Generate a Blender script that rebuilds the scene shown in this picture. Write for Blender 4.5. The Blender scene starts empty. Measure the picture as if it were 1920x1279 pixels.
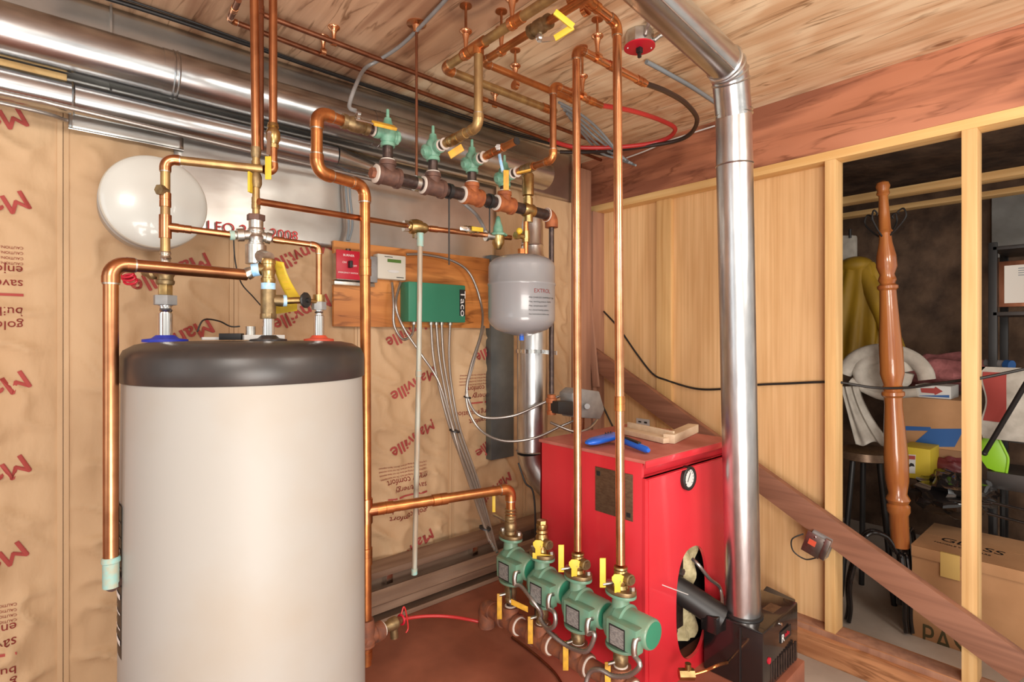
import bpy, bmesh, math, random
from mathutils import Vector, Matrix, noise
random.seed(7)
C = bpy.context.scene.collection
V = Vector
PI = math.pi
# ---------------------------------------------------------------- camera
F, CX, HY, H = 1021.0, 960.0, 630.0, 1.42
FW = V((0.657, 0.753, 0)).normalized(); RT = V((FW.y, -FW.x, 0)); UP = V((0, 0, 1))
cam = bpy.data.cameras.new('camera'); co = bpy.data.objects.new('camera', cam); C.objects.link(co)
cam.sensor_width = 36; cam.lens = 36 * F / 1920; cam.shift_y = -9.5 / 1920; cam.clip_start = 0.02
co.location = (0, 0, H); co.rotation_euler = (PI / 2, 0, -math.atan2(FW.x, FW.y))
bpy.context.scene.camera = co
vs = bpy.context.scene.view_settings
vs.view_transform = 'Standard'; vs.look = 'None'; vs.gamma = 1; vs.use_curve_mapping = False; vs.exposure = 0.0
# ---------------------------------------------------------------- light
w = bpy.data.worlds.new('world'); bpy.context.scene.world = w; w.use_nodes = True
w.node_tree.nodes['Background'].inputs[0].default_value = (1.0, 0.95, 0.88, 1)
w.node_tree.nodes['Background'].inputs[1].default_value = 0.75
def area(name, loc, target, size, sy, power, col):
    l = bpy.data.lights.new(name, 'AREA'); l.shape = 'RECTANGLE'; l.size = size; l.size_y = sy; l.energy = power; l.color = col
    o = bpy.data.objects.new(name, l); C.objects.link(o); o.location = loc
    o.rotation_euler = (V(target) - V(loc)).to_track_quat('-Z', 'Y').to_euler(); return o
area('bounce_flash', (-0.95, -1.05, 2.25), (1.3, 1.5, 1.0), 0.9, 0.6, 50, (1.0, 0.95, 0.88))
area('ceiling_bounce', (0.1, -0.75, 0.55), (1.6, 0.9, 2.6), 1.3, 1.0, 62, (1.0, 0.95, 0.88))
area('doorway_daylight', (-2.2, 0.9, 1.5), (1.0, 1.7, 1.2), 0.8, 1.9, 9, (0.86, 0.95, 1.0))
area('added_side_fill', (1.5, -1.3, 2.2), (1.7, 1.3, 0.9), 0.8, 0.8, 30, (1.0, 0.93, 0.84))  # added fill from the right, stands for no known lamp
# ---------------------------------------------------------------- pixel -> place
def ray(px, py): return FW + RT * ((px - CX) / F) + UP * ((HY - py) / F)
def at(px, py, d=None, x=None, y=None, z=None):
    r = ray(px, py)
    if x is not None: d = x / r.x
    elif y is not None: d = y / r.y
    elif z is not None: d = z / r.z          # z measured from eye level
    return V((0, 0, H)) + r * d
# ---------------------------------------------------------------- materials
def nt(m): m.use_nodes = True; return m.node_tree, m.node_tree.nodes, m.node_tree.links
MATS = {}
def mat(name, col, rough=0.5, metal=0.0, col2=None, scale=(8, 8, 8), detail=5, bump=0.0, bscale=None, lo=0.35, hi=0.65, coat=0, emit=0, spec=0.5, dist=0.0):
    m = bpy.data.materials.new(name); t, n, l = nt(m); b = n['Principled BSDF']
    b.inputs['Roughness'].default_value = rough; b.inputs['Metallic'].default_value = metal
    b.inputs['Coat Weight'].default_value = coat; b.inputs['Specular IOR Level'].default_value = spec
    b.inputs['Base Color'].default_value = (*col, 1)
    tc = n.new('ShaderNodeTexCoord'); mp = n.new('ShaderNodeMapping'); mp.inputs['Scale'].default_value = scale
    l.new(tc.outputs['Object'], mp.inputs[0]); nz = n.new('ShaderNodeTexNoise'); nz.inputs['Scale'].default_value = 1
    nz.inputs['Detail'].default_value = detail; nz.inputs['Distortion'].default_value = dist; l.new(mp.outputs[0], nz.inputs[0])
    if col2 is not None:
        cr = n.new('ShaderNodeValToRGB'); e = cr.color_ramp.elements
        e[0].position = lo; e[1].position = hi; e[0].color = (*col2, 1); e[1].color = (*col, 1)
        l.new(nz.outputs[0], cr.inputs[0]); l.new(cr.outputs[0], b.inputs['Base Color'])
    if bump:
        bp = n.new('ShaderNodeBump'); bp.inputs['Strength'].default_value = bump; bp.inputs['Distance'].default_value = 0.01
        if bscale:
            m2 = n.new('ShaderNodeMapping'); m2.inputs['Scale'].default_value = bscale; l.new(tc.outputs['Object'], m2.inputs[0])
            z2 = n.new('ShaderNodeTexNoise'); z2.inputs['Scale'].default_value = 1; z2.inputs['Detail'].default_value = 4; l.new(m2.outputs[0], z2.inputs[0])
            l.new(z2.outputs[0], bp.inputs['Height'])
        else: l.new(nz.outputs[0], bp.inputs['Height'])
        l.new(bp.outputs[0], b.inputs['Normal'])
    if emit:
        b.inputs['Emission Color'].default_value = (*col, 1); b.inputs['Emission Strength'].default_value = emit
    MATS[name] = m; return m
def wood(name, c1, c2, axis, fine=60, knots=None, rough=0.6, long=1.2, ring=0.5, kscale=2.2, kax=None):
    """long grain along axis, fine across, wavy figure and knots that sit in the boards"""
    m = bpy.data.materials.new(name); t, n, l = nt(m); b = n['Principled BSDF']; b.inputs['Roughness'].default_value = rough
    tc = n.new('ShaderNodeTexCoord')
    def mp(s):
        q = n.new('ShaderNodeMapping'); q.inputs['Scale'].default_value = s; l.new(tc.outputs['Object'], q.inputs[0]); return q
    sc = [fine] * 3; sc[axis] = long
    nz = n.new('ShaderNodeTexNoise'); nz.inputs['Scale'].default_value = 1; nz.inputs['Detail'].default_value = 6; l.new(mp(sc).outputs[0], nz.inputs[0])
    s2 = [fine / 8] * 3; s2[axis] = long * 0.6
    nb = n.new('ShaderNodeTexNoise'); nb.inputs['Scale'].default_value = 1; nb.inputs['Detail'].default_value = 2; nb.inputs['Distortion'].default_value = 0.6; l.new(mp(s2).outputs[0], nb.inputs[0])
    sn = n.new('ShaderNodeMath'); sn.operation = 'MULTIPLY'; sn.inputs[1].default_value = 22; l.new(nb.outputs[0], sn.inputs[0])
    si = n.new('ShaderNodeMath'); si.operation = 'SINE'; l.new(sn.outputs[0], si.inputs[0])
    sm = n.new('ShaderNodeMath'); sm.operation = 'MULTIPLY_ADD'; sm.inputs[1].default_value = 0.12 * ring; l.new(si.outputs[0], sm.inputs[0]); l.new(nz.outputs[0], sm.inputs[2])
    cr = n.new('ShaderNodeValToRGB'); e = cr.color_ramp.elements; e[0].position = 0.3; e[1].position = 0.62
    e[0].color = (*c2, 1); e[1].color = (*c1, 1); l.new(sm.outputs[0], cr.inputs[0]); out = cr.outputs[0]
    big = n.new('ShaderNodeTexNoise'); big.inputs['Scale'].default_value = 1; big.inputs['Detail'].default_value = 3
    s3 = [5] * 3; s3[axis] = 1.2; l.new(mp(s3).outputs[0], big.inputs[0])
    mx = n.new('ShaderNodeMixRGB'); mx.blend_type = 'MULTIPLY'; mx.inputs[0].default_value = 0.8
    c3 = n.new('ShaderNodeValToRGB'); g = c3.color_ramp.elements; g[0].position = .3; g[1].position = .6; g[0].color = (.78, .7, .62, 1); g[1].color = (1, 1, 1, 1)
    l.new(big.outputs[0], c3.inputs[0]); l.new(out, mx.inputs[1]); l.new(c3.outputs[0], mx.inputs[2]); out = mx.outputs[0]
    if knots:
        s4 = [kscale] * 3; s4[axis] = kscale * 0.45
        if kax is not None: s4[kax] = 0.01
        vo = n.new('ShaderNodeTexVoronoi'); vo.inputs['Scale'].default_value = 1; l.new(mp(s4).outputs[0], vo.inputs['Vector'])
        c4 = n.new('ShaderNodeValToRGB'); k = c4.color_ramp.elements; k[0].position = 0.04; k[1].position = 0.16; k[0].color = (0, 0, 0, 1); k[1].color = (1, 1, 1, 1)
        a = k.new(0.08); a.color = (.75, .75, .75, 1); a2 = k.new(0.11); a2.color = (.45, .45, .45, 1)
        l.new(vo.outputs['Distance'], c4.inputs[0])
        m2 = n.new('ShaderNodeMixRGB'); m2.inputs[1].default_value = (*knots, 1); l.new(c4.outputs[0], m2.inputs[0]); l.new(out, m2.inputs[2]); out = m2.outputs[0]
    if knots and fine <= 34:
        s5 = [11] * 3; s5[axis] = 1.5
        vn = n.new('ShaderNodeTexNoise'); vn.inputs['Scale'].default_value = 1; vn.inputs['Detail'].default_value = 5; vn.inputs['Distortion'].default_value = .8; l.new(mp(s5).outputs[0], vn.inputs[0])
        c5 = n.new('ShaderNodeValToRGB'); q = c5.color_ramp.elements; q[0].position = .47; q[0].color = (1, 1, 1, 1); q[1].position = .53; q[1].color = (1, 1, 1, 1); qq = q.new(.497); qq.color = (.42, .34, .27, 1)
        l.new(vn.outputs[0], c5.inputs[0]); m5 = n.new('ShaderNodeMixRGB'); m5.blend_type = 'MULTIPLY'
        g5 = n.new('ShaderNodeTexNoise'); g5.inputs['Scale'].default_value = 6; l.new(tc.outputs['Object'], g5.inputs[0])
        g6 = n.new('ShaderNodeMath'); g6.operation = 'MULTIPLY_ADD'; g6.inputs[1].default_value = 3.0; g6.inputs[2].default_value = -1.0; g6.use_clamp = True; l.new(g5.outputs[0], g6.inputs[0])
        l.new(g6.outputs[0], m5.inputs[0]); l.new(out, m5.inputs[1]); l.new(c5.outputs[0], m5.inputs[2]); out = m5.outputs[0]
    l.new(out, b.inputs['Base Color'])
    bp = n.new('ShaderNodeBump'); bp.inputs['Strength'].default_value = 0.15; bp.inputs['Distance'].default_value = 0.004; l.new(nz.outputs[0], bp.inputs['Height']); l.new(bp.outputs[0], b.inputs['Normal'])
    MATS[name] = m; return m
M = MATS
mat('copper', (.62, .28, .13), .3, 1, (.40, .17, .08), (14, 14, 14), bump=.05)
mat('bright_copper', (.80, .42, .22), .25, 1, (.62, .28, .14), (16, 16, 16))
mat('dark_copper', (.33, .14, .08), .4, 1, (.22, .09, .05), (20, 20, 9))
mat('orange_copper', (.66, .27, .09), .32, .9, (.42, .16, .06), (18, 18, 18), bump=.08)
mat('stained_copper', (.50, .34, .14), .42, .8, (.33, .20, .09), (26, 26, 12), bump=.1)
mat('solder', (.62, .57, .50), .35, 1, (.45, .38, .30), (50, 50, 50))
mat('brass', (.56, .40, .17), .35, 1, (.36, .24, .10), (40, 40, 40))
mat('dull_brass', (.36, .26, .13), .48, .85, (.22, .15, .08), (45, 45, 45), bump=.1)
mat('patina_copper', (.42, .44, .38), .6, .3, (.38, .30, .22), (40, 40, 6), bump=.1, lo=.4, hi=.6)
mat('patina', (.25, .50, .48), .7, .1, (.40, .40, .30), (50, 50, 50))
mat('chrome', (.75, .75, .74), .16, 1)
mat('nickel', (.60, .58, .54), .35, 1, (.45, .42, .38), (40, 40, 40))
mat('galvanised', (.60, .61, .61), .27, 1, (.44, .45, .46), (9, 34, 34), bump=.06, bscale=(6, 14, 14), lo=.3, hi=.7)
mat('galvanised_upright', (.68, .68, .68), .30, 1, (.50, .50, .51), (40, 40, 10), bump=.05, lo=.3, hi=.7)
mat('sheet_metal', (.62, .61, .58), .33, 1, (.46, .45, .43), (5, 5, 5), bump=.35, bscale=(2.2, 2, 4), lo=.3, hi=.7)
mat('grey_duct', (.20, .24, .26), .45, .8, (.13, .16, .18), (6, 6, 6))
mat('rusty_iron', (.30, .10, .045), .65, .25, (.17, .07, .045), (35, 35, 35), bump=.25)
mat('brown_iron', (.17, .085, .06), .55, .35, (.10, .055, .045), (35, 35, 35), bump=.2)
mat('orange_rust', (.42, .13, .04), .6, .25, (.28, .08, .03), (40, 40, 40), bump=.25)
mat('black_iron', (.045, .03, .028), .38, .6, (.09, .06, .05), (45, 45, 45), bump=.2)
mat('white_sealant', (.62, .54, .47), .6)
mat('blue_tape', (.25, .52, .80), .5, 0, (.5, .7, .85), (60, 60, 60))
mat('green_enamel', (.115, .27, .19), .4, 0, (.16, .24, .16), (18, 18, 18), bump=.08, coat=.2)
mat('valve_green', (.12, .30, .205), .5, 0, (.20, .36, .26), (50, 50, 50), bump=.2)
mat('box_green', (.03, .20, .115), .45, 0)
mat('yellow_grip', (.68, .48, .03), .5, 0, (.62, .42, .03), (40, 40, 40))
mat('amber_grip', (.70, .38, .03), .55, 0, (.5, .26, .03), (40, 40, 40))
mat('kraft', (.60, .41, .24), .7, 0, (.50, .32, .175), (3, 3, 1.2), detail=7, bump=1.0, bscale=(10, 10, 5), spec=.4)
mat('print_red', (.38, .06, .05), .8)
mat('stencil_red', (.62, .05, .05), .7)
mat('tank_white', (.375, .36, .33), .5, 0, (.36, .31, .25), (2.4, 2.4, 2.4), bump=.03, lo=.22, hi=.5)
mat('white_enamel', (.62, .63, .59), .25, 0, coat=.4)
mat('black_plastic', (.028, .025, .024), .38, 0, (.05, .04, .035), (7, 7, 7), bump=.04)
mat('black', (.015, .014, .014), .45)
mat('gloss_black', (.012, .010, .010), .16, 0, coat=.5)
mat('grey_tank', (.27, .27, .28), .27, 0, coat=.4)
mat('boiler_red', (.55, .018, .028), .33, 0, (.62, .03, .045), (1.5, 1.5, 2), coat=.25)
mat('dusty_red', (.40, .10, .075), .7, 0, (.48, .16, .12), (10, 10, 10), bump=.1)
mat('red_plastic', (.50, .01, .03), .4)
mat('red_pex', (.50, .03, .03), .35)
mat('black_pex', (.03, .018, .015), .35)
mat('white_print', (.80, .78, .75), .6)
mat('ivory', (.60, .57, .49), .5)
mat('shaded_enamel', (.42, .41, .38), .4)  # white enamel greyed to carry shade on the round tank's side
mat('lcd_green', (.08, .17, .03), .3)
mat('blue_plastic', (.01, .12, .62), .25, coat=.5)
mat('blue_gasket', (.02, .04, .50), .5)
mat('red_gasket', (.70, .10, .05), .5)
mat('plate_brown', (.14, .085, .055), .4, .6, (.20, .13, .08), (60, 60, 200))
mat('plate_silver', (.42, .42, .40), .45, .5, (.22, .22, .22), (90, 90, 200))
mat('grey_cable', (.20, .23, .25), .5)
mat('grey_box', (.33, .33, .33), .5, .3, (.25, .25, .25), (20, 20, 20))
mat('conduit', (.42, .40, .38), .38, .9)
mat('pale_foam', (.66, .58, .34), .9, 0, (.45, .38, .2), (40, 40, 40), bump=.8)
mat('concrete', (.50, .43, .37), .85, 0, (.36, .30, .25), (3, 3, 3), detail=8, bump=.2)
mat('block_wall', (.33, .32, .30), .9, 0, (.22, .21, .19), (6, 6, 6), bump=.4)
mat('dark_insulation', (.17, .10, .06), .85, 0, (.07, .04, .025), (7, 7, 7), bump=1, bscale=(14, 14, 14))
mat('pink_insulation', (.46, .16, .16), .95, 0, (.30, .10, .10), (20, 20, 20), bump=1)
mat('red_floor', (.42, .15, .09), .42, 0, (.26, .085, .05), (5, 5, 5), detail=8, bump=.12, lo=.3, hi=.62)
mat('cardboard', (.50, .27, .13), .85, 0, (.42, .22, .10), (6, 6, 6))
mat('dark_cardboard', (.27, .14, .07), .85, 0, (.23, .12, .06), (6, 6, 6))
mat('tape', (.62, .42, .14), .3)
mat('box_print', (.07, .055, .02), .8)
mat('raincoat', (.42, .25, .015), .6, 0, (.26, .15, .01), (10, 10, 3))
mat('padding', (.56, .53, .47), .9, 0, (.40, .37, .32), (14, 14, 14), bump=.6)
mat('yellow_box', (.60, .45, .03), .6)
mat('white_card', (.62, .62, .60), .6)
mat('lime', (.26, .55, .02), .35)
mat('blue_print', (.02, .10, .32), .6)
mat('maroon', (.12, .015, .02), .5)
mat('paper', (.72, .68, .62), .7)
mat('pallid_wood', (.74, .60, .43), .6, 0, (.66, .50, .34), (4, 40, 40))
mat('heater_brown', (.34, .23, .16), .5, .2, (.20, .12, .08), (2, 20, 20))
mat('hung_wood', (.45, .16, .04), .25, 0, (.34, .10, .03), (30, 30, 3), coat=.6)
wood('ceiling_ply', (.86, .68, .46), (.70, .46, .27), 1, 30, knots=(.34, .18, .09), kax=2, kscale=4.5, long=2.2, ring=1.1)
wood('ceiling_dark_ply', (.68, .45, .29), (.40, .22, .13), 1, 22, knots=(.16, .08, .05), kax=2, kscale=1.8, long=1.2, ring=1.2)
wood('panel_ply', (.84, .55, .28), (.72, .44, .20), 2, 80, long=1.4, ring=.6)
wood('stud', (.78, .52, .24), (.66, .40, .16), 2, 60, knots=(.32, .13, .05), kscale=3.2, ring=.7)
wood('plate_wood', (.85, .58, .26), (.74, .45, .17), 1, 60, knots=(.35, .16, .06), kscale=4, ring=.7)
wood('beam_wood', (.50, .20, .11), (.28, .10, .055), 1, 26, knots=(.12, .06, .06), kscale=3, long=1.5, ring=1.2)
wood('brace_wood', (.31, .14, .085), (.20, .085, .05), 1, 40, rough=.7)
wood('sill_wood', (.66, .33, .16), (.42, .18, .08), 1, 30, knots=(.14, .06, .04), kscale=4, ring=1)
wood('board_wood', (.66, .27, .07), (.50, .18, .04), 0, 26, knots=(.16, .05, .02), kscale=3.4, kax=1, ring=1.2, rough=.5)
wood('rough_wood', (.42, .22, .14), (.30, .15, .10), 2, 30, rough=.8)
# ---------------------------------------------------------------- mesh builder
def frame(d):
    d = V(d).normalized(); u = d.cross(UP if abs(d.z) < .95 else V((1, 0, 0))).normalized(); return u, d.cross(u).normalized(), d
class MB:
    def __init__(s, xf=None): s.v = []; s.f = []; s.m = []; s.ms = []; s.xf = xf
    def mi(s, m):
        if m is None: return 0
        if m not in s.ms: s.ms.append(m)
        return s.ms.index(m)
    def add(s, vs, fs, m=None):
        o = len(s.v); s.v += [V(p) for p in vs]; i = s.mi(m)
        for f in fs: s.f.append([k + o for k in f]); s.m.append(i)
        return s
    def box(s, lo, hi, m=None):
        x0, y0, z0 = lo; x1, y1, z1 = hi
        return s.add([(x0, y0, z0), (x1, y0, z0), (x1, y1, z0), (x0, y1, z0), (x0, y0, z1), (x1, y0, z1), (x1, y1, z1), (x0, y1, z1)],
                     [(0, 3, 2, 1), (4, 5, 6, 7), (0, 1, 5, 4), (1, 2, 6, 5), (2, 3, 7, 6), (3, 0, 4, 7)], m)
    def obox(s, c, u, v, wv, m=None):       # half-vectors
        c, u, v, wv = map(V, (c, u, v, wv)); P = [c + u * a + v * b + wv * e for e in (-1, 1) for a, b in ((-1, -1), (1, -1), (1, 1), (-1, 1))]
        return s.add(P, [(0, 3, 2, 1), (4, 5, 6, 7), (0, 1, 5, 4), (1, 2, 6, 5), (2, 3, 7, 6), (3, 0, 4, 7)], m)
    def lathe(s, a, d, prof, n=28, m=None, sx=1.0):
        a = V(a); u, v, d = frame(d); P = []; Fs = []
        for t, r in prof:
            for k in range(n):
                g = 2 * PI * k / n; P.append(a + d * t + (u * math.cos(g) * sx + v * math.sin(g)) * max(r, 1e-5))
        for i in range(len(prof) - 1):
            for k in range(n): Fs.append((i * n + k, i * n + (k + 1) % n, (i + 1) * n + (k + 1) % n, (i + 1) * n + k))
        Fs.append(tuple(range(n))[::-1]); Fs.append(tuple((len(prof) - 1) * n + k for k in range(n)))
        return s.add(P, Fs, m)
    def cyl(s, a, b, r, r2=None, n=24, m=None):
        a, b = V(a), V(b); L = (b - a).length; return s.lathe(a, b - a, [(0, r), (L, r if r2 is None else r2)], n, m)
    def hexp(s, a, b, r, m=None): return s.cyl(a, b, r, n=6, m=m)
    def ball(s, c, r, m=None, n=20, sq=1.0, ax=(0, 0, 1)):
        return s.lathe(c, ax, [(-r * sq * math.cos(PI * k / 10), r * math.sin(PI * k / 10)) for k in range(11)], n, m)
    def tube(s, pts, r, n=10, m=None, rib=0):
        pts = [V(p) for p in pts]; u = None; P = []; Fs = []
        for i, p in enumerate(pts):
            t = (pts[min(i + 1, len(pts) - 1)] - pts[max(i - 1, 0)]).normalized()
            if u is None: u = frame(t)[0]
            u = (u - t * u.dot(t)).normalized(); v = t.cross(u); rr = r * (1 + (rib if i % 2 else 0))
            for k in range(n):
                g = 2 * PI * k / n; P.append(p + (u * math.cos(g) + v * math.sin(g)) * rr)
        for i in range(len(pts) - 1):
            for k in range(n): Fs.append((i * n + k, i * n + (k + 1) % n, (i + 1) * n + (k + 1) % n, (i + 1) * n + k))
        Fs.append(tuple(range(n))[::-1]); Fs.append(tuple((len(pts) - 1) * n + k for k in range(n)))
        return s.add(P, Fs, m)
    def prism(s, poly, ext, m=None):        # poly = list of 3-D points, ext = vector
        poly = [V(p) for p in poly]; n = len(poly); e = V(ext)
        return s.add(poly + [p + e for p in poly], [tuple(range(n)), tuple(range(n, 2 * n))[::-1]] + [(i, n + i, n + (i + 1) % n, (i + 1) % n) for i in range(n)], m)
    def grid(s, fn, nu, nv, m=None, thick=None):
        P = [fn(i / nu, j / nv) for j in range(nv + 1) for i in range(nu + 1)]; W = nu + 1
        Fs = [(j * W + i, j * W + i + 1, (j + 1) * W + i + 1, (j + 1) * W + i) for j in range(nv) for i in range(nu)]
        if thick is not None:
            t = V(thick); N = len(P); P = P + [V(p) + t for p in P]
            Fs += [tuple(k + N for k in f)[::-1] for f in Fs]
            for i in range(nu): Fs += [(i + 1, i, i + N, i + 1 + N), (nv * W + i, nv * W + i + 1, nv * W + i + 1 + N, nv * W + i + N)]
            for j in range(nv): Fs += [(j * W, (j + 1) * W, (j + 1) * W + N, j * W + N), ((j + 1) * W + nu, j * W + nu, j * W + nu + N, (j + 1) * W + nu + N)]
        return s.add(P, Fs, m)
    def text(s, txt, size, mw, m=None, fn=None, ext=0.0004):
        cu = bpy.data.curves.new('t', 'FONT'); cu.body = txt; cu.size = size; cu.extrude = ext; cu.resolution_u = 3
        o = bpy.data.objects.new('t', cu); me = bpy.data.meshes.new_from_object(o)
        P = [mw @ v.co for v in me.vertices]
        if fn: P = [fn(p) for p in P]
        s.add(P, [tuple(p.vertices) for p in me.polygons], m)
        bpy.data.objects.remove(o); bpy.data.curves.remove(cu); bpy.data.meshes.remove(me); return s
def org(o):
    while o.parent: o = o.parent
    return V(o.location)
def build(name, mb, m, parent=None, bevel=0, sharp=35, label=None, cat=None, group=None, kind=None, loose=False):
    me = bpy.data.meshes.new(name); 
    vs_ = mb.v if mb.xf is None else [mb.xf @ p for p in mb.v]
    if parent is not None: o0 = org(parent)
    else:
        lo = [min(p[i] for p in vs_) for i in range(3)]; hi = [max(p[i] for p in vs_) for i in range(3)]
        o0 = V(((lo[0] + hi[0]) / 2, (lo[1] + hi[1]) / 2, lo[2]))
        if kind == 'structure': o0 = V((0, 0, 0))
    me.from_pydata([p - o0 for p in vs_], [], mb.f)
    mats = mb.ms if mb.ms else [m]
    for q in mats: me.materials.append(M[q if q else m])
    if len(mats) > 1: me.polygons.foreach_set('material_index', mb.m)
    bm = bmesh.new(); bm.from_mesh(me)
    if not loose: bmesh.ops.recalc_face_normals(bm, faces=bm.faces[:])
    if bevel:
        es = [e for e in bm.edges if len(e.link_faces) == 2 and e.calc_face_angle(0) > .6]
        bmesh.ops.bevel(bm, geom=es, offset=bevel, segments=2, affect='EDGES', profile=.6, clamp_overlap=True)
    bm.to_mesh(me); bm.free()
    for p in me.polygons: p.use_smooth = True
    me.set_sharp_from_angle(angle=math.radians(sharp))
    o = bpy.data.objects.new(name, me); C.objects.link(o)
    if parent is not None: o.parent = parent
    else: o.location = o0
    return tag(o, label, cat, group, kind)
def tag(o, label=None, cat=None, group=None, kind=None):
    if label: o['label'] = label
    if cat: o['category'] = cat
    if group: o['group'] = group
    if kind: o['kind'] = kind
    return o
def thing(name, loc, label, cat, group=None):
    o = bpy.data.objects.new(name, None); C.objects.link(o); o.location = V(loc); o.empty_display_size = .05
    return tag(o, label, cat, group)
def arc(p, a, b, rad, n=8):
    """rounded corner at p coming from a and leaving to b"""
    u = (a - p).normalized(); v = (b - p).normalized(); ang = u.angle(v); tl = rad / math.tan(ang / 2)
    tl = min(tl, (a - p).length * .48, (b - p).length * .48); rr = tl * math.tan(ang / 2)
    c = p + (u + v).normalized() * (rr / math.sin(ang / 2)); s0 = p + u * tl - c; s1 = p + v * tl - c
    tot = s0.angle(s1); ax = s0.cross(s1).normalized()
    return [c + Matrix.Rotation(tot * k / n, 3, ax) @ s0 for k in range(n + 1)], tl
def pipe_run(name, label, cat, pts, r, m='copper', fm=None, coup=(), group=None, cuff='solder', brad=1.9, ends=()):
    """one run: straight pipe sections, an elbow at every corner, couplings (segment, fraction)"""
    pts = [V(p) for p in pts]; fm = fm or m
    t = thing(name, min(pts, key=lambda p: p.z), label, cat, group)
    st = pts[0]
    for i in range(1, len(pts)):
        en = pts[i]
        if i < len(pts) - 1:
            A, tl = arc(pts[i], pts[i - 1], pts[i + 1], r * brad); en = A[0]
            mb = MB().tube(A, r * 1.17, 20); d0 = (A[0] - pts[i - 1]).normalized(); d1 = (pts[i + 1] - A[-1]).normalized()
            build('elbow', mb, fm, t)
            mb = MB().cyl(A[0] - d0 * r * .9, A[0] + d0 * r * .1, r * 1.2, n=20).cyl(A[-1] - d1 * r * .1, A[-1] + d1 * r * .9, r * 1.2, n=20)
            build('elbow_cuff', mb, fm, t)
            mb = MB().cyl(A[0] - d0 * r * 1.15, A[0] - d0 * r * .8, r * 1.13, n=20).cyl(A[-1] + d1 * r * .8, A[-1] + d1 * r * 1.15, r * 1.13, n=20)
            build('solder_ring', mb, cuff, t)
        if (en - st).length > .004: build('pipe_section', MB().cyl(st, en, r, n=20), m, t)
        for (sg, fr) in coup:
            if sg == i - 1:
                q = st.lerp(en, fr); d = (en - st).normalized()
                build('coupling', MB().lathe(q - d * r * 1.6, d, [(0, r * 1.05), (.05 * r, r * 1.18), (r * 1.5, r * 1.18), (r * 1.52, r * 1.1), (r * 1.7, r * 1.1), (r * 1.72, r * 1.18), (r * 3.2, r * 1.18), (r * 3.25, r * 1.02)], 20), fm, t)
        if i < len(pts) - 1: st = A[-1]
    return t
def smooth_path(pts, k=8):
    pts = [V(p) for p in pts]; out = []
    for i in range(len(pts) - 1):
        p0 = pts[max(i - 1, 0)]; p1 = pts[i]; p2 = pts[i + 1]; p3 = pts[min(i + 2, len(pts) - 1)]
        for j in range(k):
            t = j / k; out.append(.5 * ((2 * p1) + (p2 - p0) * t + (2 * p0 - 5 * p1 + 4 * p2 - p3) * t * t + (3 * p1 - p0 - 3 * p2 + p3) * t ** 3))
    out.append(pts[-1]); return out
def cable(name, label, cat, pts, r, m='conduit', group=None, ribbed=True, k=8, parent=None):
    P = smooth_path(pts, k)
    if ribbed:
        L = sum((P[i + 1] - P[i]).length for i in range(len(P) - 1)); n = int(L / .006); Q = []
        P2 = [P[0]]; step = L / n; acc = 0; i = 0
        for i in range(len(P) - 1):
            sg = (P[i + 1] - P[i]).length; 
            while acc + sg >= step * len(P2) and len(P2) <= n: P2.append(P[i].lerp(P[i + 1], (step * len(P2) - acc) / max(sg, 1e-9)))
            acc += sg
        P = P2
    return build(name, MB().tube(P, r, 8, rib=.16 if ribbed else 0), m, parent, label=label, cat=cat, group=group, sharp=80)
def struct(name, mb, m, bevel=0, parent=None): return build(name, mb, m, parent, bevel, kind='structure' if parent is None else None)
# ================================================================ SETTING
YA, XB, ZC = 2.28, 2.59, 2.51
struct('floor', MB().box((-2.6, -2.2, -.05), (2.63, 2.4, 0)), 'concrete')
PAD = .205
struct('trim_17', MB().prism([(-2.6, -.6, 0), (1.78, -.6, 0), (1.78, .80, 0), (2.165, .815, 0), (2.165, 2.19, 0), (-2.6, 2.19, 0)], (0, 0, PAD)), 'red_floor', .004)                 # raised painted slab
struct('trim_1', MB().box((2.63, -2.2, -.05), (5.6, 3.2, 0)), 'concrete')             # storage room floor slab
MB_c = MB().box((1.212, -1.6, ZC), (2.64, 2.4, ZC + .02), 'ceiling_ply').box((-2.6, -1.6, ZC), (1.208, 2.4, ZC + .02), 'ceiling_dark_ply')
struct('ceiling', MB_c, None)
struct('wall_left', MB().box((-2.6, 2.31, 0), (2.72, 2.37, ZC)), 'rough_wood')
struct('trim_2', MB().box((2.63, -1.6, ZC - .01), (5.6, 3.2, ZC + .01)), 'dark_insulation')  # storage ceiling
# wall A top plate seen at the left edge, sill at its foot
struct('trim_3', MB().box((-.6, 2.17, H + .77), (.07, 2.31, H + .808)), 'plate_wood', .002)
struct('trim_4', MB().box((-2.6, 2.19, 0), (2.6, 2.31, .04)), 'plate_wood', .002)
# right wall: beam, top plate, studs, panels, bottom plate
struct('trim_5', MB().box((XB, -1.6, H + .803), (XB + .04, 2.3, ZC)), 'beam_wood', .003)
struct('trim_6', MB().box((XB, -1.6, H + .763), (XB + .09, 2.28, H + .803)), 'plate_wood', .002)
ZP = .135
sb = MB().box((XB - .02, -1.6, 0), (XB + .16, 1.30, ZP - .03), 'sill_wood').box((XB, -1.6, ZP - .03), (XB + .09, 2.28, ZP), 'rough_wood')
struct('trim_7', sb, None, .003)
def stud(y0, y1, nm, x0=XB, x1=XB + .09, z1=H + .763, m='stud'):
    struct(nm, MB().box((x0, y0, ZP), (x1, y1, z1)), m, .0015)
stud(.851, .893, 'trim_8'); stud(.382, .427, 'trim_9')
stud(1.69, 1.785, 'trim_10', XB + .05); stud(-.10, -.055, 'trim_11')
stud(2.18, 2.26, 'trim_12', XB - .03, m='rough_wood')
pn = MB()
for a, b in ((.893, 1.30), (1.302, 1.69), (1.785, 2.18)): pn.box((XB + .075, a, ZP), (XB + .095, b, H + .763))
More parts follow.
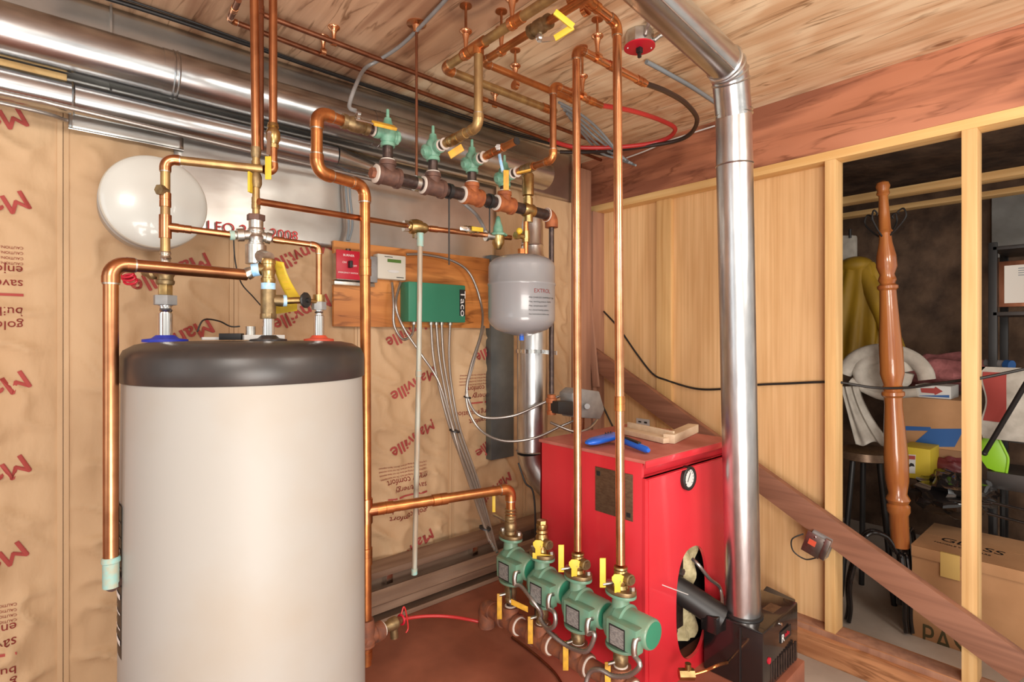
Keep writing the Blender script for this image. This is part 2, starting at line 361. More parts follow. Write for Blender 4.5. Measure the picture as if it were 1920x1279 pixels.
pn.box((XB + .091, 1.6, ZP), (XB + .11, 1.9, H + .76))
struct('wall_right', pn, 'panel_ply')
# corner post and the strip of lath that leans in the corner
struct('trim_13', MB().box((2.44, 2.17, 0), (2.53, 2.29, H + 1.0)), 'rough_wood', .002)
# storage room shell
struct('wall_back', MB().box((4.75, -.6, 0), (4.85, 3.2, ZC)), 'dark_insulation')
struct('trim_14', MB().box((4.70, -.6, 1.93), (4.75, .62, 2.32)), 'block_wall')
struct('trim_15', MB().box((3.58, -1.0, H + .78), (3.67, 3.0, H + .82)).box((4.10, -1.0, H + .80), (4.19, 3.0, H + .83)), 'plate_wood', .002)
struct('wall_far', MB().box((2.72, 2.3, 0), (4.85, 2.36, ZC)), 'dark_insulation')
struct('trim_16', MB().box((4.1, 1.38, 0), (4.2, 1.55, ZC)), 'rough_wood')

# ================================================================ KRAFT INSULATION
SEAM = [-.437, .063, .563, 1.063, 1.563, 2.063, 2.44]
def surf(x, z):
    i = 0
    while i < len(SEAM) - 2 and x > SEAM[i + 1]: i += 1
    u = max(0, min(1, (x - SEAM[i]) / (SEAM[i + 1] - SEAM[i]))); e = min(1, 6 * u, 6 * (1 - u))
    n1 = noise.noise(V((x * 5, i * 3.1, z * 2.6))) * .014; n2 = 1 - abs(noise.noise(V((x * 7 + z * 5, i, z * 8)))) * 2
    n3 = noise.noise(V((x * 22, 5, z * 13))) * .003
    low = 1 + 1.2 * max(0, (.9 - z))
    yy_ = 2.262 - .022 * math.sin(PI * u) ** .6 - e * (n1 + (.017 * max(0, n2) ** 3 + .010 * max(0, 1 - 3 * abs(noise.noise(V((x * 3 - z * 2, i + 9, z * 3 + x * 4))))) ** 2) + n3) * low
    if z > H + .62 or (z > H + .32 and x > .33) or (z > H + .01 and .9 < x < 1.84): yy_ = max(yy_, 2.238)
    return yy_
def onwall(px, py):
    p = at(px, py, y=2.235); return p.x, p.z
mans = {0: [(10, 212), (15, 372), (15, 712), (15, 872), (10, 1035)],
        1: [(365, 487), (372, 610)], 2: [(600, 455), (600, 562), (440, 905)],
        3: [(795, 600), (802, 697), (800, 797), (796, 1003)], 4: [(945, 632), (947, 805), (945, 895)]}
blocks = {0: [(44, 560), (32, 1225)], 3: [(800, 925)], 4: [(935, 755)]}
lab_b = ['leftmost kraft faced insulation batt, left of the long seam', 'kraft faced insulation batt between the left seam and the white round tank',
         'kraft faced insulation batt hidden mostly behind the big storage tank', 'kraft faced insulation batt below the orange plywood board',
         'kraft faced insulation batt right of the vertical seam behind the grey flat duct', 'narrow kraft faced insulation batt in the corner behind the vent pipe']
for i in range(6):
    x0, x1 = SEAM[i] + .0006, SEAM[i + 1] - .0006
    top = 2.188 if i == 0 else (H + (1.05 if i == 5 else .9))
    t = thing('insulation_batt', ((x0 + x1) / 2, 2.29, .04), lab_b[i], 'insulation', 'kraft faced insulation batts on the left wall')
    build('kraft_facing', MB().grid(lambda u, v: (x0 + (x1 - x0) * u, surf(x0 + (x1 - x0) * u, .045 + (top - .045) * v), .045 + (top - .045) * v), 44, 190, thick=(0, .004, 0)), 'kraft', t, sharp=180)
    for a_, b_ in ((x0 + .0003, x0 + .014), (x1 - .014, x1 - .0003)): build('stapled_flange', MB().box((a_, 2.250, .05), (b_, 2.2585, top)), 'kraft', t)
    tx = MB()
    fn = lambda p: V((p.x, surf(p.x, p.z) - .0035, p.z))
    for px, py in mans.get(i, []):
        ax, az = onwall(px, py); a = math.radians(180 + 27)
        R = Matrix.Translation((ax + .035, 0, az + .03)) @ Matrix.Rotation(-a, 4, 'Y') @ Matrix.Rotation(PI / 2, 4, 'X')
        [tx.text('Manville', .080, R @ Matrix.Translation((ox, oy, 0)), fn=lambda p, q=q: fn(p) - V((0, q, 0)), ext=0) for ox, oy, q in ((0, 0, 0), (.0035, 0, .0007), (.0018, .002, .0014))]
    for px, py in blocks.get(i, []):
        ax, az = onwall(px, py)
        for row, (s, sz) in enumerate([('gold comfort', .038), ('building insulation', .038), (None, 0), ('save energy', .038), ('enjoy comfort', .038)] + [('CAUTION: This facing will burn. Do not leave exposed.', .011)] * 4):
            zz = az - .085 + (row * .042 if row < 5 else .19 + (row - 5) * .016)
            if s is None: tx.add([fn(V((ax - k * .03, 0, zz + dz))) for dz in (.008, .016) for k in range(8)], [(k, k + 1, k + 9, k + 8) for k in range(7)])
            else: tx.text(s, sz, Matrix.Translation((ax, 0, zz + sz * .4)) @ Matrix.Rotation(PI, 4, 'Y') @ Matrix.Rotation(PI / 2, 4, 'X') , fn=fn)
    if tx.v: build('printed_lettering', tx, 'print_red', t, loose=True, label='dark red printed lettering')

# ================================================================ SHEET METAL AND DUCTS ON WALL A
t = thing('sheet_metal_panel', (1.1, 2.24, H + .37), 'large galvanised sheet metal panel behind the pipes, stencilled in red', 'sheet metal')
def wavy(x0, x1, z0, z1, y, a=.004):
    return lambda u, v: (x0 + (x1 - x0) * u, y + a * noise.noise(V((2.2 * (x0 + (x1 - x0) * u), 3, 3 * (z0 + (z1 - z0) * v)))), z0 + (z1 - z0) * v)
build('sheet', MB().grid(wavy(.363, 1.83, H + .37, H + .79, 2.222, .009), 50, 20, thick=(0, .002, 0)), 'sheet_metal', t, sharp=180)
build('stencil_lettering', MB().text('LFQ 24G 2008', .054, Matrix.Translation((at(388, 425, y=2.2).x, 2.208, at(384, 431, y=2.2).z)) @ Matrix.Rotation(PI / 2, 4, 'X')), 'stencil_red', t, loose=True)
t = thing('sheet_metal_panel', (.2, 2.22, H + .66), 'smaller galvanised sheet panel at the upper left, above the white round tank', 'sheet metal')
build('sheet', MB().grid(wavy(.075, .39, H + .655, H + .80, 2.210, .006), 20, 10, thick=(0, .002, 0)), 'sheet_metal', t, sharp=180)
build('hemmed_edge', MB().cyl((.075, 2.21, H + .655), (.39, 2.21, H + .655), .003, n=8), 'sheet_metal', t)
t = thing('sheet_metal_panel', (.9, 2.22, H + .79), 'long galvanised sheet filling the wall top between ducts and ceiling', 'sheet metal')
build('sheet', MB().grid(wavy(-.7, 2.42, H + .80, ZC - .004, 2.226, .012), 90, 14, thick=(0, .002, 0)), 'sheet_metal', t, sharp=180)
build('seam', MB().box((.18, 2.205, H + .80), (.186, 2.225, ZC - .004)), 'sheet_metal', t)
t = thing('round_duct', (-.6, 2.12, H + .86), 'upper and fatter galvanised round duct running along the top of the left wall', 'duct')
p0, p1 = V((-1.2, 2.115, H + .872)), V((2.08, 2.115, H + .872))
q = at(322, 150, y=2.115).x; q2 = at(705, 280, y=2.115).x
build('duct_section', MB().cyl(p0, (q, p0.y, p0.z), .074, n=40), 'galvanised', t)
build('duct_section', MB().cyl((q - .03, p0.y, p0.z), (q2, p0.y, p0.z), .0755, n=40), 'galvanised', t)
build('duct_section', MB().cyl((q2 - .03, p0.y, p0.z), (p1.x, p0.y, p0.z), .077, n=40), 'galvanised', t)
j = MB()
for xx in (q, q + .012, q2): j.lathe((xx - .004, p0.y, p0.z), (1, 0, 0), [(0, .075), (.004, .0785), (.008, .075)], 40)
build('joint_bead', j, 'galvanised', t)
t = thing('round_duct', (-.6, 2.17, H + .72), 'lower bluish galvanised duct tucked below the upper round duct', 'duct')
build('duct_section', MB().cyl((-1.2, 2.165, H + .735), (.92, 2.165, H + .735), .048, n=36), 'galvanised', t)
build('joint_bead', MB().lathe((.08, 2.165, H + .735), (1, 0, 0), [(0, .048), (.004, .052), (.008, .048)], 36), 'galvanised', t)
build('end_cone', MB().cyl((.92, 2.165, H + .735), (1.1, 2.185, H + .725), .048, .03, n=36), 'galvanised', t)
cable('armoured_cable', 'armoured cable clipped along the lower edge of the long ducts', 'cable',
      [(-.9, 2.10, H + .69), (-.1, 2.10, H + .685), (.06, 2.09, H + .68), (.4, 2.10, H + .672), (.9, 2.12, H + .665), (1.4, 2.13, H + .655)], .0075)
cable('armoured_cable', 'second armoured cable running just under the first on the left wall', 'cable',
      [(-.9, 2.12, H + .662), (-.1, 2.12, H + .662), (.07, 2.17, H + .665)], .006)
for nm, off, lb in (('black_cable', 0, 'thick black cable along the ceiling edge above the ducts'), ('black_cable', .028, 'thin black cable beside the thick one along the ceiling edge')):
    cable(nm, lb, 'cable', [(.05 - off, 2.15 - off, ZC - .02), (.35, 2.15 - off, ZC - .014), (.9, 2.165 - off, ZC - .016 - off * .4), (1.4, 2.17 - off, ZC - .02), (2.0, 2.14 - off, ZC - .03), (2.5, 2.0 - off, ZC - .05)], .008 - off * .15, 'black', ribbed=False)
# vertical flat duct at the right of the wall
t = thing('wall_duct', (1.86, 2.2, .6), 'dark grey flat rectangular duct standing against the kraft wall', 'duct')
xx0, xx1 = at(921, 700, y=2.19).x, at(945, 700, y=2.19).x
build('duct_body', MB().box((xx0, 2.19, at(930, 862, y=2.19).z), (xx1 + .07, 2.235, H + .42)), 'grey_duct', t, .004)

# ================================================================ BASEBOARD HEATER
t = thing('baseboard_heater', (1.1, 2.15, .02), 'long brown baseboard heater along the foot of the kraft wall', 'heater')
zb = lambda px, py: at(px, py, y=2.13).z
build('back_plate', MB().box((.3, 2.19, .21), (2.42, 2.205, .43)), 'heater_brown', t, .002)
build('top_hood', MB().prism([(.3, 2.19, .405), (.3, 2.19, .43), (.3, 2.125, .412), (.3, 2.125, .385), (.3, 2.131, .385)], (2.1, 0, 0)), 'heater_brown', t, .001)
build('front_cover', MB().prism([(.3, 2.13, .242), (.3, 2.105, .245), (.3, 2.105, .278), (.3, 2.098, .286), (.3, 2.105, .294), (.3, 2.105, .325), (.3, 2.118, .338), (.3, 2.13, .335)], (2.1, 0, 0)), 'heater_brown', t)
build('bottom_rail', MB().box((.3, 2.09, .206), (2.4, 2.19, .214)).box((.3, 2.085, .206), (2.4, 2.09, .226)), 'heater_brown', t, .001)
for xx in (.72, 1.15, 1.62, 2.05): build('bracket', MB().box((xx, 2.15, .335), (xx + .03, 2.19, .40)), 'chrome', t, .001)
build('heating_pipe', MB().cyl((.3, 2.155, .29), (2.4, 2.155, .29), .012), 'dark_copper', t)

# ================================================================ STORAGE TANK
TC = V((.447, 1.605, PAD)); R = .297
t = thing('storage_tank', TC, 'tall round off white hot water storage tank with black cap', 'water tank')
z1 = 1.318
build('shell', MB().lathe(TC + V((0, 0, .03)), UP, [(0, R + .006), (.6, R + .003), (z1 - PAD - .03, R - .003)], 96), 'tank_white', t)
build('base_ring', MB().lathe(TC, UP, [(0, R - .01), (.03, R - .01)], 64), 'black', t)
build('top_cap', MB().lathe(TC + V((0, 0, z1 - PAD - .012)), UP, [(0, R + .001), (.002, R + .003), (.06, R + .002), (.078, R - .006), (.092, R - .03), (.098, R - .06), (.100, R - .12), (.100, .001)], 96), 'black_plastic', t, sharp=50)
ang = math.atan2(1.60 - TC.y, .140 - TC.x)
lab = MB().grid(lambda u, v: (TC.x + (R + .004) * math.cos(ang - .27 + .40 * u), TC.y + (R + .004) * math.sin(ang - .27 + .40 * u), .66 + .36 * v), 8, 2, thick=None)
build('rating_label', lab, 'black', t, loose=True, label='black rating label')
lt = MB()
for k in range(9):
    zz = .69 + k * .036; lt.grid(lambda u, v: (TC.x + (R + .0052) * math.cos(ang - .2 + .30 * u), TC.y + (R + .0052) * math.sin(ang - .2 + .30 * u), zz + (.004 if k % 3 else .012) * v), 5, 1)
build('label_lines', lt, 'white_print', t, loose=True)
ZT = z1 + .088
PB, PK, PR = at(310, 625, d=1.42), at(503, 622, d=1.50), at(598, 622, d=1.60)
for P, g, gr, nr, lb in ((PB, 'blue_gasket', .052, .017, 'blue gasket'), (PK, 'black_plastic', .048, .016, 'black gasket'), (PR, 'red_gasket', .042, .015, 'red gasket')):
    b = V((P.x, P.y, ZT - .002))
    build('port_gasket', MB().lathe(b, UP, [(0, gr), (.007, gr), (.010, gr * .6), (.018, nr * 1.25), (.018, nr)], 36), g, t, label=lb)
    build('port_nipple', MB().cyl(b, b + UP * .075, nr, n=28), 'chrome', t)

# ---- left copper riser
A = at(208, 1052, d=1.262); B = at(206, 494, d=1.262); B.x, B.y = A.x, A.y
Cc = at(462, 497, d=1.50); Cc.z = B.z
t = pipe_run('copper_pipe', 'thick copper pipe rising left of the tank and turning right above it', 'pipe', [A, B, Cc], .0155, fm='copper', brad=2.0)
build('threaded_adapter', MB().lathe(A + UP * .01, -UP, [(0, .0165), (.004, .019), (.012, .019), (.014, .0165), (.07, .0165)], 24), 'patina', t)
build('side_port', MB().cyl(A - UP * .055, V((TC.x - R * .96, TC.y, A.z - .055)), .017), 'brown_iron', t)
build('union_fitting', MB().lathe(Cc, (at(490, 498, d=1.51) - Cc), [(0, .0165), (.01, .0175), (.02, .013), (.028, .013), (.03, .0165), (.045, .0165)], 24), 'solder', t)
# ---- mixed water stack over the black port
def stack(P, segs, t, m0='brass'):
    for nm, z0, z1_, r, m, kind in segs:
        a, b = V((P.x, P.y, z0)), V((P.x, P.y, z1_))
        mb = MB()
        if kind == 'hex': mb.hexp(a, b, r)
        elif kind == 'body': 
            L = z1_ - z0; mb.lathe(a, UP, [(0, r * .9), (L * .08, r), (L * .2, r), (L * .22, r * .88), (L * .35, r * .86), (L * .5, r * 1.06), (L * .65, r * .86), (L * .78, r * .88), (L * .8, r), (L * .92, r), (L, r * .9)], 24)
        else: mb.cyl(a, b, r)
        build(nm, mb, m, t, .0012 if kind == 'hex' else 0)
zy = lambda py, P, d: H + (HY - py) / F * d
dK = 1.50; Z = lambda py: H + (HY - py) / F * dK
t = thing('brass_tee_stack', (PK.x, PK.y, Z(590)), 'brass tee stack with pale blue thread tape above the black port', 'pipe fitting')
stack(PK, [('lower_tee', Z(594), Z(543), .0195, 'dull_brass', 'cyl'), ('thread_tape', Z(543), Z(531), .0185, 'blue_tape', 'cyl'), ('upper_tee', Z(531), Z(486), .0190, 'brass', 'body'), ('collar', Z(598), Z(588), .022, 'dull_brass', 'hex')], t)
build('left_branch', MB().cyl(at(487, 505, d=1.5), PK * 1 + V((0, 0, Z(505) - PK.z)), .017), 'brass', t)
build('left_tape', MB().cyl(at(473, 507, d=1.495), at(487, 505, d=1.5), .0175), 'blue_tape', t)
e = at(530, 564, d=1.52); g0 = V((PK.x, PK.y, e.z))
build('side_branch', MB().lathe(g0, e - g0, [(0, .014), (.025, .016), ((e - g0).length, .0165)], 24), 'dull_brass', t)
build('side_tape', MB().cyl(e, at(537, 564, d=1.525), .016), 'blue_tape', t)
build('side_pipe', MB().cyl(at(536, 564, d=1.525), at(566, 563, d=1.55), .0095), 'brass', t)
# gate valve with black hand wheel
G = at(573, 563, d=1.555); t = thing('gate_valve', G, 'small gate valve with black hand wheel left of the red port', 'valve')
ax = (RT * .8 + FW * -.25).normalized()
build('hand_wheel', MB().lathe(G - ax * .006, ax, [(0, .012), (.002, .021), (.006, .0235), (.010, .021), (.012, .012)], 10).cyl(G - ax * .01, G + ax * .014, .007), 'black', t)
build('valve_stem', MB().cyl(G, at(592, 566, d=1.585), .006), 'brass', t)
# mixing valve
dM = 1.52; ZM = lambda py: H + (HY - py) / F * dM
PM = at(480, 440, d=dM)
t = thing('mixing_valve', (PM.x, PM.y, ZM(490)), 'nickel plated mixing valve with three ports above the tank', 'valve')
stack(PM, [('lower_barrel', ZM(495), ZM(460), .027, 'nickel', 'cyl'), ('body', ZM(462), ZM(428), .0215, 'nickel', 'body'), ('neck', ZM(430), ZM(414), .019, 'nickel', 'cyl'), ('union_nut', ZM(414), ZM(403), .0245, 'brown_iron', 'hex')], t)
lp, rp = at(440, 441, d=dM - .03), at(508, 448, d=dM + .02)
build('left_port', MB().lathe(PM, lp - PM, [(0, .013), (.03, .013), (.032, .018), (.048, .018), (.05, .012), ((lp - PM).length, .012)], 20), 'nickel', t)
build('right_port', MB().lathe(PM, rp - PM, [(0, .013), (.025, .013), (.027, .016), ((rp - PM).length, .016)], 20), 'nickel', t)
build('port_tape', MB().cyl(lp, lp + (lp - PM).normalized() * .012, .013), 'patina', t)
build('outlet', MB().cyl(V((PM.x, PM.y, ZM(478))), V((PK.x, PK.y, Z(486))), .020), 'nickel', t)
# pipe from mixing valve right port down to red port
dR = 1.60; a = at(512, 449, d=1.54); b = at(598, 462, d=dR); b.z = a.z - .008; c = at(599, 562, d=dR); c.x, c.y = PR.x, PR.y; b.x, b.y = PR.x, PR.y
t = pipe_run('copper_pipe', 'thin copper pipe bending down to the red port of the tank', 'pipe', [a, b, c], .0085, coup=[(0, .15)])
t = thing('union_coupling', (PR.x, PR.y, c.z - .04), 'grey hexagonal union above the red tank port', 'pipe fitting')
zz = lambda py: H + (HY - py) / F * dR
stack(PR, [('threaded_end', zz(592), zz(580), .0125, 'chrome', 'body'), ('hex_nut', zz(581), zz(566), .021, 'grey_box', 'hex'), ('upper_collar', zz(567), zz(553), .0165, 'brass', 'cyl')], t)
# cold stack over the blue port
dB = 1.42; ZB = lambda py: H + (HY - py) / F * dB
t = thing('check_valve_stack', (PB.x, PB.y, ZB(600)), 'brass check valve and grey union stack above the blue port', 'pipe fitting')
stack(PB, [('threaded_end', ZB(594), ZB(570), .0165, 'chrome', 'body'), ('hex_nut', ZB(572), ZB(554), .0285, 'grey_box', 'hex'), ('collar', ZB(556), ZB(532), .0175, 'brass', 'hex'), ('check_body', ZB(534), ZB(495), .0215, 'dull_brass', 'body'), ('neck', ZB(497), ZB(472), .0135, 'solder', 'body')], t)
# side drain valve with red handle coil
S = at(262, 512, d=1.45); t = thing('drain_cock', S, 'small brass drain cock with red wire handle behind the copper elbow', 'valve')
build('valve_body', MB().lathe(V((PB.x, PB.y, S.z)), S - V((PB.x, PB.y, S.z)), [(0, .012), (.03, .014), (.035, .019), (.05, .019), (.055, .012), (.075, .01)], 20), 'dull_brass', t)
W0 = at(238, 514, d=1.46); wr = MB()
for k in range(3):
    c0 = W0 + V((.004 * k, 0, -.009 * k)) ; wr.tube([c0 + RT * .017 * math.cos(g) + (UP * .9 + FW * .4) * .010 * math.sin(g) for g in [2 * PI * i / 16 for i in range(17)]], .0035, 8)
build('red_handle', wr, 'red_plastic', t)
# riser from blue stack to the main
a = V((PB.x, PB.y, ZB(476))); b = V((PB.x, PB.y, ZB(298))); c = at(492, 287, d=1.52); c.z = b.z + .004
d_ = at(512, 290, d=1.54); e = V((d_.x, d_.y, at(512, 255, d=1.54).z))
t = pipe_run('copper_pipe', 'copper pipe from the blue port up and across to the yellow levered riser', 'pipe', [a, b, c], .0115, coup=[(0, .35), (0, .62)], m='stained_copper', fm='copper')
a2 = at(309, 425, d=dB); a2.x, a2.y = PB.x, PB.y
build('tee', MB().cyl(a2 - UP * .03, a2 + UP * .03, .0145).cyl(a2, a2 + (lp - a2).normalized() * .03, .012), 'copper', t)
dv = at(297, 355, d=1.40)
build('vent_cap', MB().hexp(V((PB.x, PB.y, dv.z)), dv, .014), 'dull_brass', t)
t = pipe_run('copper_pipe', 'short copper pipe into the left port of the mixing valve', 'pipe', [a2 + (lp - a2).normalized() * .028, lp], .0092, coup=[(0, .12)])
top = at(508, 0, d=1.54); top = V((d_.x + .0, d_.y, H + 1.085))
t = pipe_run('copper_pipe', 'right one of the tall copper risers above the tank, up to the ceiling', 'pipe', [c + (c - b).normalized() * .002, V((d_.x, d_.y, c.z)), top], .0112, m='copper', coup=[])
t = thing('ball_valve', e, 'brass ball valve with yellow lever on the right tall riser', 'valve')
build('valve_body', MB().lathe(e - UP * .035, UP, [(0, .014), (.01, .016), (.012, .013), (.025, .019), (.045, .019), (.058, .013), (.06, .016), (.07, .014)], 20), 'brass', t)
hp = e - FW * .024
build('lever', MB().obox(at(503, 315, d=1.50), RT * .0085, UP * .032, FW * .002), 'yellow_grip', t, .0015)
build('lever_stem', MB().cyl(e, hp, .006).obox(hp.lerp(at(503, 290, d=1.50), .5) , RT * .005, (at(503, 290, d=1.5) - hp) * .5, FW * .0015), 'chrome', t)
# left main riser to the mixing valve
n0 = V((PM.x, PM.y, ZM(404))); n1 = V((PM.x, PM.y, ZM(290))); n2 = V((PM.x - .006, PM.y, H + 1.085))
t = pipe_run('copper_pipe', 'left one of the tall copper risers, ending in the mixing valve', 'pipe', [n0, n1], .0098, m='stained_copper', coup=[(0, .8), (0, .2)])
build('reducer', MB().lathe(n1 - UP * .01, UP, [(0, .011), (.01, .013), (.03, .0135)], 20), 'dull_brass', t)
build('pipe_section', MB().cyl(n1, n2, .0118), 'copper', t)
t = thing('ball_valve', at(472, 340, d=1.5), 'yellow lever valve on the left tall riser, seen edge on', 'valve')
build('valve_body', MB().lathe(V((PM.x, PM.y, ZM(352))), UP, [(0, .012), (.01, .0155), (.03, .0155), (.04, .012)], 20), 'dull_brass', t)
build('lever', MB().obox(at(469, 342, d=1.5), RT * .003, UP * .028, FW * .009), 'yellow_grip', t, .001)
# slim grey-brown riser behind them
a = at(489, 282, d=1.62); t = pipe_run('copper_pipe', 'slim brownish pipe standing behind the two tall copper risers', 'pipe', [a, V((a.x, a.y, H + 1.0))], .0085, m='dark_copper', coup=[(0, .93)])

# thermometer cable and small bits on tank top
tt = at(455, 616, d=1.47)
t = thing('tank_sensor', V((tt.x, tt.y, ZT)), 'white sensor strip with grey cap lying on top of the tank', 'sensor')
for a, b, hh in ((378, 460, .008), (456, 532, .014)):
    p, q_ = at(a, 622, d=1.47), at(b, 622, d=1.53); u = (q_ - p) * .5; mid = (p + q_) * .5; mid.z = ZT + .003 + hh * .5
    u.z = 0; build('strip', MB().obox(mid, u, V((-u.y, u.x, 0)).normalized() * .014, UP * hh * .5), 'white_card', t, .0015)
build('cap', MB().cyl(V((tt.x + .02, tt.y, ZT + .012)), V((tt.x + .02, tt.y, ZT + .04)), .0125), 'nickel', t)
build('dark_clip', MB().obox(V((tt.x - .02, tt.y + .03, ZT + .012)), RT * .03, FW * .01, UP * .009), 'black', t, .002)
cable('sensor_cable', 'thin black cable curling over the tank top', 'cable', [at(370, 622, d=1.42), at(382, 600, d=1.44), at(410, 602, d=1.5), at(432, 612, d=1.53), at(450, 612, d=1.54)], .0022, 'black', ribbed=False)
cable('sensor_cable', 'thin black wire sagging from the mixing valve to the tee stack', 'cable', [at(438, 445, d=1.55), at(441, 490, d=1.56), at(452, 530, d=1.56), at(474, 556, d=1.56), at(490, 574, d=1.53)], .002, 'black', ribbed=False)
# yellow tag
t = thing('hanging_tag', at(535, 590, d=1.6), 'yellow paper tag hanging behind the brass tee stack', 'tag')
def tg(u, v):
    p = at(512 + 28 * v ** 1.6 + 20 * u + 8 * v * u, 488 + 72 * v + 4 * u, d=1.585 + .012 * math.sin(v * 4)); return p
build('paper_strip', MB().grid(tg, 4, 14, thick=FW * .001), 'yellow_grip', t, sharp=180)
build('folded_end', MB().grid(lambda u, v: at(517 + 40 * u, 563 + 26 * v - 6 * u, d=1.60 - .01 * v), 4, 4, thick=FW * .001), 'yellow_grip', t)
pr = MB()
for k in range(4):
    a, b = at(522 + 4 * k, 505 + 12 * k, d=1.578), at(533 + 4 * k, 505 + 12 * k, d=1.578); pr.obox((a + b) / 2, (b - a) / 2, UP * .0008, FW * .0005)
build('print_lines', pr, 'amber_grip', t)
# ---- white round expansion tank on the wall
fc = at(293, 378, y=1.99); t = thing('expansion_tank', (fc.x, 2.1, fc.z - .14), 'white domed round expansion tank on the kraft wall, upper left', 'expansion tank')
rr = .139; yb = Vector((0, 1, 0))
c0 = V((fc.x, 1.99, fc.z))
build('shell', MB().lathe(c0, yb, [(-.030, .001), (-.0285, .03), (-.023, .07), (-.013, .105), (-.004, .126), (0, rr - .005), (.005, rr)], 64), 'white_enamel', t, sharp=60)
build('rim', MB().lathe(c0, yb, [(.006, rr + .001), (.012, rr + .004), (.018, rr + .001)], 64), 'ivory', t)
build('body', MB().lathe(c0, yb, [(.018, rr - .002), (.06, rr), (.064, rr + .003), (.068, rr), (.14, rr - .001), (.17, rr - .02), (.19, .07)], 64), 'shaded_enamel', t)  # side shading painted in: same white tank, body in a greyer colour
build('wall_bracket', MB().box((c0.x - .05, c0.y + .18, c0.z - .02), (c0.x + .05, 2.24, c0.z + .02)), 'grey_box', t)
# ================================================================ SUPPLY MANIFOLD under the duct
YM = 1.65
mA, mB_ = at(703, 325, y=YM), at(1034, 405, y=YM)
def mpt(px): q = at(px, 400, y=YM).x; return mA.lerp(mB_, (q - mA.x) / (mB_.x - mA.x))
md = (mB_ - mA).normalized()
t = thing('supply_manifold', (mA + mB_) / 2, 'rusty iron supply manifold of four tees below the green flow valves', 'pipe manifold')
def itee(p, d, up, r, m, parent, ln=.034, rise=.05, lb=None):
    mb = MB().lathe(p - d * ln, d, [(0, r * .8), (0, r * 1.12), (ln * .3, r * 1.15), (ln * .34, r), (ln * 1.66, r), (ln * 1.7, r * 1.15), (ln * 2, r * 1.12), (ln * 2, r * .8)], 28)
    if up is not None: mb.lathe(p, up, [(0, r * .95), (rise * .7, r * .85), (rise * .72, r * .95), (rise, r * .95), (rise, r * .5)], 24)
    build('tee', mb, m, parent)
tees = [(727, 'brown_iron'), (812, 'brown_iron'), (885, 'orange_rust'), (946, 'orange_rust')]
pr_ = mA
for i, (px, m) in enumerate(tees):
    p = mpt(px); itee(p, md, UP, .030, m, t, .042)
    build('thread_sealant', MB().lathe(p - md * .048, md, [(0, .027), (.002, .031), (.006, .031), (.008, .027)], 24), 'white_sealant', t)
    q = mpt(tees[i + 1][0]) if i < 3 else mpt(990)
    build('pipe_nipple', MB().cyl(p + md * .03, q - md * .03, .0225), 'black_iron', t)
build('end_plug', MB().hexp(mpt(727) - md * .062, mpt(727) - md * .04, .018), 'rusty_iron', t)
xp = mpt(990)
build('cross_fitting', MB().lathe(xp - md * .03, md, [(0, .024), (.01, .028), (.05, .028), (.06, .024)], 24).cyl(xp - UP * .05, xp + UP * .05, .02), 'brass', t)
build('pipe_nipple', MB().cyl(xp + md * .03, mB_ - md * .02, .0215), 'black_iron', t)
build('thread_sealant', MB().lathe(mB_ - md * .034, md, [(0, .026), (.002, .030), (.006, .030), (.008, .026)], 24), 'white_sealant', t)
A8, _ = arc(mB_, mA, mB_ - UP * .2, .03)
build('elbow', MB().tube([mB_ - md * .034] + A8 + [mB_ - UP * .05], .028, 20), 'orange_rust', t)
a = mB_ - UP * .045
t = pipe_run('gas_pipe', 'slim black iron pipe dropping from the manifold elbow beside the vent', 'pipe', [a, V((a.x, a.y, at(1037, 738, y=a.y).z))], .0115, m='black_iron', coup=[])
rp_ = at(1038, 755, y=YM)
build('copper_adapter', MB().lathe(V((a.x, a.y, rp_.z - .05)), UP, [(0, .02), (.018, .022), (.02, .017), (.05, .017), (.052, .024), (.07, .024), (.072, .018), (.085, .018)], 20), 'orange_rust', t)
# threaded support rod and its ceiling plate
pr2 = at(781, 330, y=YM); pr2.z = mpt(781).z + .02
t = thing('threaded_hanger', V((pr2.x, pr2.y, pr2.z)), 'long threaded rod hanging the iron manifold from a copper ceiling plate', 'hanger')
build('rod', MB().cyl(pr2, V((pr2.x, pr2.y, ZC - .02)), .0048, n=10), 'dark_copper', t)
build('ceiling_plate', MB().lathe(V((pr2.x, pr2.y, ZC)), -UP, [(0, .034), (.004, .034), (.008, .014), (.03, .010)], 20), 'bright_copper', t)
build('clevis_ring', MB().lathe(mpt(781) - md * .008, md, [(0, .0235), (0, .027), (.016, .027), (.016, .0235)], 24), 'nickel', t)
for px_ in (842, 918):
    q = mpt(px_) - UP * .02
    b = at(px_, 560 if px_ < 900 else 445, y=YM)
    t = thing('hanger_strap', b, 'thin black rod below the manifold, %s' % ('left one above the green relay box' if px_ < 900 else 'right one by the pressure valve'), 'hanger')
    build('rod', MB().cyl(q, V((q.x, q.y, H + .40 if px_ > 900 else H + .26)), .003, n=8), 'black', t)
    build('clip', MB().lathe(mpt(px_) - md * .008, md, [(0, .0235), (0, .028), (.016, .028), (.016, .0235)], 24), 'black', t)

def lathe_valve(mb, c, d, r, L): return mb.lathe(c - d * L / 2, d, [(0, r * .8), (.0, r), (L * .16, r), (L * .17, r * .8), (L * .35, r * 1.05), (L * .65, r * 1.05), (L * .83, r * .8), (L * .84, r), (L, r), (L, r * .7)], 22)
